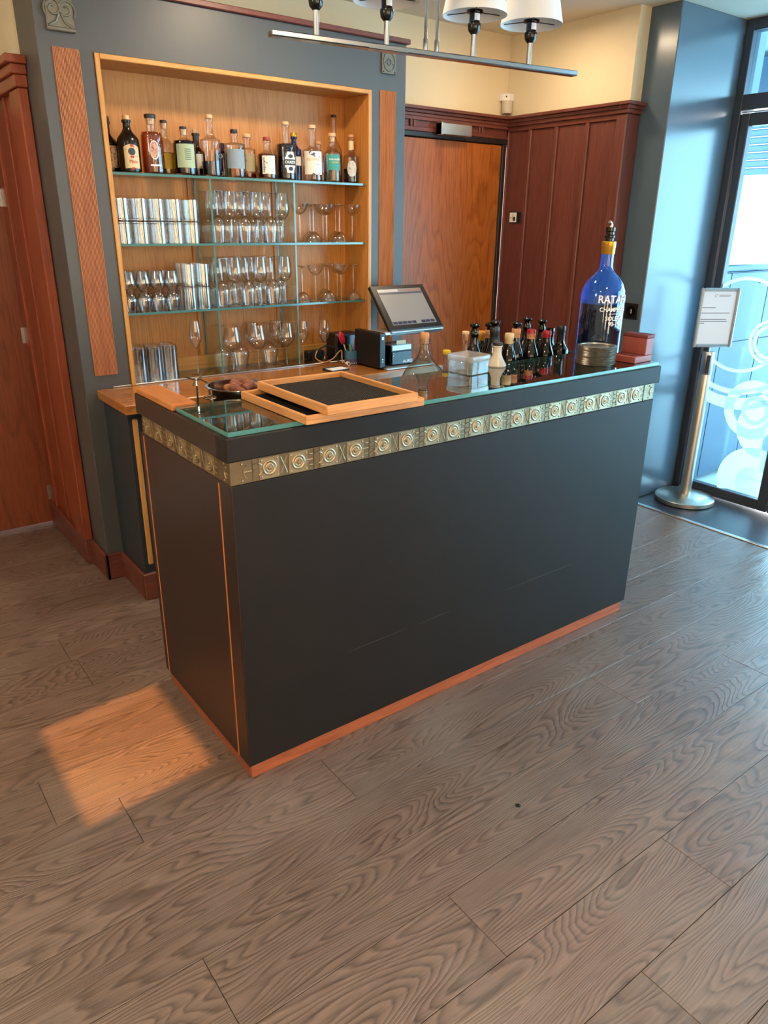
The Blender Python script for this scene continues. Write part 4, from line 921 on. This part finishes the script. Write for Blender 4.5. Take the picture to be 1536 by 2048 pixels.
# ================================================================== ON THE COUNTER
GZ = 1.1132
def tray(label, x0, x1, y0, y1, z, h, rz=0):
    cx, cy = (x0+x1)/2, (y0+y1)/2; t = thing('serving_tray', label, 'tray', (cx, cy, z), rz, 'serving trays on the counter')
    a, b = (x1-x0)/2, (y1-y0)/2; e = .011
    for sy in (-1, 1): MB(False).box(-a, a, sy*b-(e if sy > 0 else 0), sy*b+(0 if sy > 0 else e), 0, h).build('rim', M['tray'], t, bevel=.002)
    for sx in (-1, 1): MB(False).box(sx*a-(e if sx > 0 else 0), sx*a+(0 if sx > 0 else e), -b+e, b-e, 0, h).build('rim', M['tray_y'], t, bevel=.002)
    MB(False).box(-a+e, a-e, -b+e, b-e, .001, .005).build('bottom', M['tray'], t)
    mat_ = MB(False).box(-a+e, a-e, -b+e, b-e, .005, .008).build('mat', M['rubber'], t)
    mb = MB(False); n = int((2*a-2*e)/.0085); st = (2*a-2*e)/n
    for k in range(n): mb.box(-a+e+st*k, -a+e+st*k+st*.45, -b+e, b-e, .008, .0098)
    n = int((2*b-2*e)/.0085); st = (2*b-2*e)/n
    for k in range(n): mb.box(-a+e, a-e, -b+e+st*k, -b+e+st*k+st*.45, .008, .0098)
    tag(mb.build('mat_grid', M['rubber'], mat_), kind='stuff'); return t
tray('lower wooden tray with black mat, resting on the glass counter top', .206, .612, -.050, .332, GZ, .0245)
tray('upper wooden tray with black rubber mat, stacked on the other tray', .257, .566, -.078, .324, GZ+.0248, .0255, -.01)
# bowl of corks
SHZ = 1.010
bw = thing('steel_bowl', 'polished steel bowl full of used corks', 'bowl', (.262, .470, SHZ))
MB(False).lathe([(0, 0), (.070, 0), (.084, .008), (.090, .030), (.094, .112), (.101, .115), (.101, .1175), (.092, .117), (.088, .032), (.082, .012), (0, .004)], 40).build('bowl_wall', M['steel'], bw, smooth=True)
mb = MB(False)
for s in (-1, 1): mb.tube([(-.088, s*.022, .088), (-.104, s*.022, .086), (-.110, s*.012, .085), (-.110, 0, .085)], .0035, 8)
mb.build('handle', M['steel'], bw, smooth=True)
corkmesh = MB(False).lathe([(0, 0), (.0105, 0), (.0118, .0015), (.0120, .022), (.0118, .0435), (.0105, .045), (0, .045)], 14).build('cork', M['cork'], smooth=True)
mush = MB(False).lathe([(0, 0), (.0125, 0), (.014, .002), (.0125, .020), (.0125, .026), (.0155, .030), (.0160, .042), (.0135, .047), (0, .048)], 14).build('cork', M['corkwine'], smooth=True)
crk = [(-.030, -.052, .072, 1.35, .3, 0), (.010, -.058, .075, 1.50, 2.0, 1), (.048, -.040, .076, 1.3, 1.1, 0), (-.056, -.020, .074, 1.5, 2.6, 1), (-.014, -.018, .078, 1.45, .9, 1), (.028, -.004, .080, 1.5, 2.9, 0), (.062, .008, .076, 1.4, 1.8, 1), (-.044, .026, .074, 1.5, .2, 0), (.000, .030, .078, 1.4, 1.4, 1), (.040, .046, .076, 1.5, .6, 0),
       (-.018, -.040, .100, 1.1, 2.2, 1), (.022, -.030, .104, 1.35, .5, 1), (.046, -.010, .104, 1.2, 3.6, 0), (.004, .004, .104, 1.4, 1.9, 1), (-.030, .006, .100, 1.35, 4.4, 0), (.030, .026, .106, 1.3, 5.4, 1)]
def cork_rank(i):
    key = lambda c: c[0]*.8-c[1]*.6
    same = [q for q in range(len(crk)) if (q > 9) == (i > 9)]
    return ordinal(sorted(same, key=lambda q: key(crk[q])).index(i))
for i, (x, y, z, tilt, az, k) in enumerate(crk):
    src = mush if k else corkmesh
    o = src if src.name not in USED else src.copy()
    if src.name not in USED: USED.add(src.name)
    else: COL.objects.link(o)
    m_ = Matrix.Translation((.262+x, .470+y, SHZ+z+.010)) @ Matrix.Rotation(az, 4, 'Z') @ Matrix.Rotation(tilt, 4, 'Y') @ Matrix.Translation((0, 0, -.022))
    o.matrix_world = m_
    tag(o, ('mushroom-topped wine cork' if k else 'straight wine cork') + (' on top of the bowl heap, %s from left' if i > 9 else ' low in the bowl heap, %s from left') % cork_rank(i), 'cork', 'corks in the steel bowl')
# wire drip stand
ws = thing('wire_stand', 'thin dark metal stand with a forked cross top beside the bowl', 'stand', (.115, .445, SHZ))
MB(False).tube([(0, 0, .0), (0, 0, .140)], .0028, 8).build('rod', M['blackmetal'], ws, smooth=True)
MB(False).tube([(0, 0, .135), (0, 0, .158)], .0034, 8).build('collar', M['steel'], ws, smooth=True)
for a in (.6, 2.5, 4.0, 5.6): MB(False).tube([(0, 0, .152), (.012*math.cos(a), .012*math.sin(a), .155), (.034*math.cos(a), .034*math.sin(a), .153+.014*math.sin(a))], .0022, 6).build('prong', M['blackmetal'], ws, smooth=True)
for a in (.2, 1.77, 3.34, 4.91): MB(False).tube([(0, 0, .003), (.05*math.cos(a), .05*math.sin(a), .003)], .003, 6).build('foot_wire', M['blackmetal'], ws, smooth=True)
# square container
ct = thing('plastic_container', 'square clear plastic box with a clip lid on the glass counter top', 'container', (1.082, .268, GZ), .12)
mb = MB(False)
def rsq(a, c=.014, n=4):
    out = []
    for qx, qy, st in ((1, 1, 0), (-1, 1, PI/2), (-1, -1, PI), (1, -1, 3*PI/2)):
        for k in range(n+1): an = st+k*PI/2/n; out.append((qx*(a-c)+c*math.cos(an), qy*(a-c)+c*math.sin(an)))
    return out
def loft(levels, cap0=True, cap1=False):
    mb = MB(False); n = len(rsq(.05)); vs = []; fs = []
    for a, z in levels: vs += [(x, y, z) for x, y in rsq(a)]
    for i in range(len(levels)-1):
        for k in range(n): q = (k+1) % n; fs.append((i*n+k, i*n+q, (i+1)*n+q, (i+1)*n+k))
    if cap0: fs.append(tuple(range(n-1, -1, -1)))
    if cap1: fs.append(tuple((len(levels)-1)*n+k for k in range(n)))
    return mb.add(vs, fs)
loft([(.053, 0), (.0560, .003), (.0575, .050), (.0580, .060)]).build('tub', M['plastic'], ct, smooth=True)
loft([(.050, .003), (.051, .020)], True, True).build('contents', M['l_clear'], ct, smooth=True)
loft([(.0590, .046), (.0600, .048), (.0600, .064), (.0575, .067)], False, True).build('lid', M['plasticlid'], ct, smooth=True)
# bottles standing in the well behind the glass
BZ = .9255
def wine(label, x, y, ztop, top, r=.037, sloped=True, cap=None, caplen=.045, shoulder=None, name='wine_bottle'):
    """top: 'ball' black ball stopper, 'cork', 'capsule', 'none'"""
    hb = ztop-BZ-(.030 if top == 'ball' else .012 if top == 'cork' else 0)
    t = thing(name, label, 'bottle', (x, y, BZ), 0, 'wine bottles behind the glass top')
    s_ = hb*(.61 if sloped else .66)
    prof = [(0, .001), (r*.9, 0), (r, .005), (r, s_)]
    for k in range(1, 8):
        u = k/7; e = (1-math.cos(u*PI))/2 if sloped else math.sin(u*PI/2)
        prof.append((r+(.0165-r)*e, s_+(.080 if sloped else .045)*u))
    prof += [(.0158, hb-.028), (.0158, hb-.022), (.0172, hb-.020), (.0172, hb-.008), (.0162, hb-.006), (.0158, hb), (0, hb)]
    MB(False).lathe(prof, 26).build('glass_body', M['darkbottle'], t, smooth=True)
    if cap:
        MB(False).lathe([(.0172, hb-caplen), (.0170, hb-.022), (.0184, hb-.020), (.0186, hb-.004), (.0172, hb+.0008), (0, hb+.0012)], 22).build('capsule', cap, t, smooth=True)
    if top == 'ball':
        MB(False).lathe([(0, hb), (.0125, hb), (.0125, hb+.006), (.009, hb+.009), (.018, hb+.013), (.0215, hb+.019), (.019, hb+.024), (.010, hb+.027), (.008, hb+.030), (0, hb+.030)], 20).build('stopper', M['blackgloss'], t, smooth=True)
    if top == 'cork': MB(False).lathe([(0, hb), (.0125, hb), (.0130, hb+.012), (0, hb+.012)], 18).build('cork', M['corkpale'], t, smooth=True)
    return t
wine('dark wine bottle with black ball stopper, leftmost of the stoppered bottles', 1.290, .462, 1.256, 'ball')
wine('dark wine bottle with grey-banded capsule and black ball stopper', 1.322, .385, 1.272, 'ball', cap=M['capdark'], r=.036)
wine('wine bottle with an orange capsule between black-stoppered bottles', 1.405, .545, 1.205, 'capsule', cap=M['orange_cap'], caplen=.07, r=.036)
wine('wine bottle with tan wax band and black ball stopper beside the orange capsule', 1.372, .462, 1.252, 'ball', cap=M['tan_cap'], caplen=.030, r=.036)
wine('wine bottle with a tall cream capsule next to the stoneware flask', 1.410, .388, 1.214, 'capsule', cap=M['cream_cap'], caplen=.080, r=.036)
wine('black-stoppered wine bottle at the back, behind the tan-collared one', 1.490, .545, 1.248, 'ball', r=.036)
wine('wine bottle with a broad tan wax collar and shiny black ball stopper', 1.492, .430, 1.252, 'ball', cap=M['tan_cap'], caplen=.034, r=.037)
wine('tall black-stoppered wine bottle at the back, centre of the row', 1.628, .500, 1.255, 'ball', r=.037)
t = wine('wine bottle with tan and red wax collar, no stopper', 1.572, .420, 1.212, 'capsule', cap=M['tan_cap'], caplen=.034, r=.037)
MB(False).lathe([(.0190, 1.199-BZ), (.0190, 1.206-BZ), (.0178, 1.2145-BZ), (0, 1.2150-BZ)], 20).build('wax_top', M['red_cap'], t, smooth=True)
wine('black-stoppered wine bottle at the back, rightmost of the stoppered ones', 1.722, .500, 1.240, 'ball', r=.037)
wine('wine bottle with a bright red capsule ring', 1.662, .415, 1.202, 'capsule', cap=M['red_cap'], caplen=.026, r=.037)
wine('wine bottle with a plain black capsule, square shouldered', 1.758, .420, 1.216, 'capsule', cap=M['capdark'], caplen=.06, sloped=False, r=.037)
wine('dark wine bottle half hidden by the big blue bottle', 1.788, .505, 1.196, 'capsule', cap=M['darkbottle'], caplen=.05, sloped=False, r=.0345)
# clear cork bottle, yellow-cap bottle, flask, stoneware
t = bottle('cork_bottle', 'slim clear bottle with a pale cork behind the plastic box', (1.222, .440, BZ), 1.230-BZ, .036, 'round', G, M['corkpale'], neck=.0125, shoulder=.60, slope=.10, caph=.012, capr=.0135, liquid=M['l_clear'], fill=.4, cork=M['cork'], group='loose bottles behind the glass top')
t = bottle('squeeze_bottle', 'small clear bottle with a yellow screw cap', (1.142, .455, BZ), 1.163-BZ, .031, 'slope', G, plain('yellow_cap', '#d9b81f', .4), neck=.0125, shoulder=.60, slope=.24, caph=.018, capr=.0155, liquid=M['l_pale'], fill=.5, group='loose bottles behind the glass top')
fk = thing('decanter_flask', 'wide greenish glass flask with a flared base and cork stopper', 'flask', (1.016, .440, BZ)); fh = 1.218-BZ
MB(False).lathe([(0, .004), (.045, 0), (.070, .006), (.083, .040), (.086, .110), (.082, .150), (.068, .180), (.044, .205), (.026, .228), (.0185, .250), (.0165, fh-.022), (.0165, fh-.020), (.0200, fh-.018), (.0200, fh-.011), (.0180, fh-.009), (.0200, fh-.007), (.0200, fh-.001), (.0170, fh)], 36).build('glass_body', M['flaskglass'], fk, smooth=True)
MB(False).lathe([(0, fh-.016), (.0145, fh-.016), (.0150, fh), (.0170, fh+.006), (.0165, fh+.018), (.0140, fh+.022), (0, fh+.022)], 20).build('stopper', M['tan_cap'], fk, smooth=True)
MB(False).lathe([(0, .008), (.066, .008), (.078, .040), (.080, .06), (0, .06)], 30).build('liquid', M['l_pale'], fk, smooth=True)
sf = thing('stoneware_flask', 'cream stoneware bottle with a dark stopper', 'bottle', (1.318, .3935-.075, GZ)); hs = .078
sf.location = (1.258, .300, GZ)
MB(False).lathe([(0, .001), (.036, 0), (.0375, .004), (.034, .012), (.024, .028), (.0175, .044), (.0165, .060), (.0170, hs-.006), (.0195, hs-.004), (.0195, hs), (0, hs)], 28).build('body', M['ceramic'], sf, smooth=True)
MB(False).lathe([(0, hs), (.0185, hs), (.0195, hs+.004), (.0190, hs+.011), (.016, hs+.013), (0, hs+.013)], 20).build('stopper', M['capdark'], sf, smooth=True)
# big blue bottle
bb_ = thing('blue_magnum', 'large blue glass ratafia bottle with pourer on the counter', 'bottle', (1.770, .236, GZ)); R_ = .0865
MB(False).lathe([(0, .012), (.060, .004), (.078, 0), (.0855, .006), (R_, .018), (R_, .213)], 44).build('lower_glass', M['blueglass_l'], bb_, smooth=True)
MB(False).lathe([(R_, .213), (R_, .235), (.0835, .262), (.072, .290), (.053, .314), (.034, .332), (.0265, .344), (.0245, .356), (.0235, .398), (.026, .400), (.026, .404), (.0235, .405)], 44).build('glass_body', M['blueglass'], bb_, smooth=True)
MB(False).lathe([(0, .014), (.074, .010), (.082, .020), (.082, .212), (0, .212)], 40).build('liquid', clear('dark_ratafia', (.08, .05, .03), .05, 4, .5, haze=.6, hazecol=(.012, .014, .03)), bb_, smooth=True)
MB(False).lathe([(.0255, .398), (.0265, .400), (.0265, .420), (.0275, .422), (.0275, .444), (.0255, .446), (0, .446)], 24).build('collar', M['gold'], bb_, smooth=True)
pz = .446
po_ = MB(False).lathe([(0, pz), (.016, pz), (.016, pz+.010), (.020, pz+.014), (.020, pz+.020), (.0155, pz+.024), (.0155, pz+.034), (.018, pz+.037), (.018, pz+.050), (0, pz+.052)], 20).build('pourer', M['blackgloss'], bb_, smooth=True)
MB(False).tube([(0, 0, pz+.05), (.002, 0, pz+.058), (-.004, 0, pz+.068), (-.010, 0, pz+.070)], .0065, 10).build('spout', M['steel'], po_, smooth=True)
a = math.atan2(CAMXY.y-.236, CAMXY.x-1.77)+.66
for s_, sz, z, bold in (('RATAFIA', .041, .232, True), ('CHAMPENOIS', .0225, .194, True), ('SOLERA', .024, .160, True), ('90-19', .024, .139, True)):
    text_flat(s_, sz, M['white_ink'], bb_, 'lettering', cyl_fn(R_+.0004, a, z), .92, bold)
lab(bb_, R_, a, .30, .1775, .1790, M['white_ink'], 'rule_line')
# steel coasters
cs = MB(False).lathe([(0, .0006), (.062, .0006), (.0645, .0014), (.0655, .0036), (.0745, .0043), (.0750, .0038), (.0740, .0030), (.0672, .0026), (.0662, .0006), (.064, -.0004), (0, -.0004)], 44).build('bottle_coaster', M['steel_br'], smooth=True)
for i in range(15):
    o = cs if i == 0 else cs.copy()
    if i: COL.objects.link(o)
    o.location = (1.628+random.uniform(-.0012, .0012), .128+random.uniform(-.0012, .0012), GZ+.0005+.0047*i)
    tag(o, 'round steel coaster, %s from bottom of the stack beside the blue bottle' % (['lowest', 'second', 'third', 'fourth', 'fifth', 'sixth', 'seventh', 'eighth', 'ninth', 'tenth', 'eleventh', 'twelfth', 'thirteenth', 'fourteenth', 'topmost, fifteenth'][i]), 'coaster', 'stacked steel coasters')
# red leather box
rb = thing('leather_box', 'red leather stepped card box at the counter end', 'box', (1.800, .085, GZ), .06)
MB(False).box(-.058, .062, -.050, .058, 0, .026).build('tray_base', M['redleather'], rb, bevel=.002)
MB(False).box(-.040, .020, -.036, .046, .0262, .0275).build('lining', M['redleather_in'], rb)
MB(False).box(.010, .062, -.050, .058, .0262, .092).build('back_block', M['redleather'], rb, bevel=.002)
MB(False).box(.008, .064, -.052, .060, .092, .105).build('lid', M['redleather_in'], rb, bevel=.002)

# ================================================================== FIXTURES ON THE WALLS
ds = thing('door_closer', 'brushed metal door closer box above the wooden door', 'door closer', (2.38, 1.86, 2.085))
bx('cover', M['steel_br'], ds, 2.262, 2.498, 1.835, 1.884, 2.084, 2.146, bevel=.004)
bx('end_cap', M['alu'], ds, 2.262, 2.276, 1.831, 1.884, 2.082, 2.148, bevel=.003)
th = thing('thermostat', 'small white thermostat on a black plate on the panelling', 'thermostat', (2.850, 1.785, 1.62))
bx('plate', M['black'], th, 2.851, 2.858, 1.735, 1.840, 1.622, 1.690, bevel=.003)
bz = bx('face', M['white'], th, 2.846, 2.852, 1.776, 1.832, 1.628, 1.684, bevel=.002)
bx('display', M['black'], bz, 2.8452, 2.8462, 1.782, 1.798, 1.636, 1.660); bx('key', M['screenbar'], bz, 2.8452, 2.8462, 1.804, 1.806, 1.640, 1.678); bx('key', M['screenbar'], bz, 2.8452, 2.8462, 1.808, 1.826, 1.652, 1.655)
sn = thing('motion_sensor', 'white motion sensor in the corner above the panelling', 'sensor', (2.84, 1.89, 2.235))
MB().prism([(2.862, 1.875), (2.862, 1.93), (2.79, 1.93), (2.795, 1.905), (2.825, 1.880)], 'Z', 2.305, 2.345).build('upper_case', M['white'], sn, bevel=.003)
MB().lathe([(0, 2.236), (.030, 2.238), (.034, 2.25), (.032, 2.306), (0, 2.306)], 20, (2.828, 1.896, 0)).build('lens', M['ceramic'], sn, smooth=True)
MB().lathe([(0, 0), (.005, 0), (.005, .002), (0, .002)], 10).tf(Matrix.Translation((2.812, 1.890, 2.328)) @ Matrix.Rotation(PI/2, 4, 'X')).build('detector', M['black'], sn)
sw = thing('key_switch', 'black square key switch on the dark column side', 'switch', (2.954, .925, 1.12))
bx('plate', M['black'], sw, 2.948, 2.9548, .880, .972, 1.118, 1.206, bevel=.003)
MB().lathe([(0, 0), (.030, 0), (.030, .003), (0, .003)], 24).tf(Matrix.Translation((2.948, .926, 1.162)) @ Matrix.Rotation(-PI/2, 4, 'Y')).build('rotary_ring', M['blackgloss'], sw, smooth=True)
bx('key_slot', M['alu'], sw, 2.943, 2.9455, .920, .930, 1.150, 1.174, bevel=.001)
# ================================================================== STANCHION WITH SIGN
SX, SY = 3.385, .665
st = thing('stanchion_post', 'brushed steel barrier post on a round base by the glass door', 'post', (SX, SY, 0))
MB(False).lathe([(0, 0), (.172, 0), (.178, .006), (.178, .028), (.172, .034), (.06, .050), (.045, .052), (0, .052)], 56).build('base', M['steel_br'], st, smooth=True)
MB(False).lathe([(0, .050), (.033, .050), (.033, .925), (.031, .932), (0, .932)], 32).build('tube', M['steel_br'], st, smooth=True)
MB(False).lathe([(.0335, .800), (.0345, .802), (.0345, .925), (.0335, .928)], 32).build('belt_head', M['alu'], st, smooth=True)
for a in (-2.9, -.9): MB(False).box(-.010, .010, -.003, .003, .810, .915).tf(Matrix.Rotation(a, 4, 'Z') @ Matrix.Translation((0, -.0355, 0))).build('belt_slot', M['black'], st, bevel=.002)
sg = thing('notice_frame', 'silver A4 notice frame with a printed page, on the barrier post', 'sign', (SX, SY, .9325), math.atan2(-.599, .801)+.10)
fw, fh_ = .118, .335
sg_l = -.118+.01; sg_r = .118+.01
MB(False).tube([(0, 0, 0), (0, 0, .028)], .006, 8).build('spigot', M['alu'], sg, smooth=True)
for nm, b in (('frame_side', (sg_l, sg_l+.020, -.008, .008, .024, .024+fh_)), ('frame_side', (sg_r-.020, sg_r, -.008, .008, .024, .024+fh_)), ('frame_rail', (sg_l+.020, sg_r-.020, -.008, .008, .024, .044)), ('frame_rail', (sg_l+.020, sg_r-.020, -.008, .008, .004+fh_, .024+fh_))):
    MB(False).box(*b).build(nm, M['alu'], sg, bevel=.005)
pg = MB(False).box(sg_l+.018, sg_r-.018, -.002, .004, .042, .006+fh_).build('printed_page', M['paper'], sg)
def inkline(x0, x1, z, h=.0032): MB(False).box(x0, x1, -.0026, -.0019, z, z+h).build('text_line', M['ink'], pg)
inkline(.005, .075, .318, .002); inkline(.005, .070, .311, .002)
MB(False).tube([(-.012+.008*math.cos(k*PI/8), -.0022, .316+.008*math.sin(k*PI/8)) for k in range(14)], .0008, 5).build('logo', M['ink'], pg)
inkline(-.086, -.005, .248); inkline(-.086, .084, .218); inkline(-.086, .068, .182); inkline(-.086, .076, .171); inkline(-.086, -.060, .160)
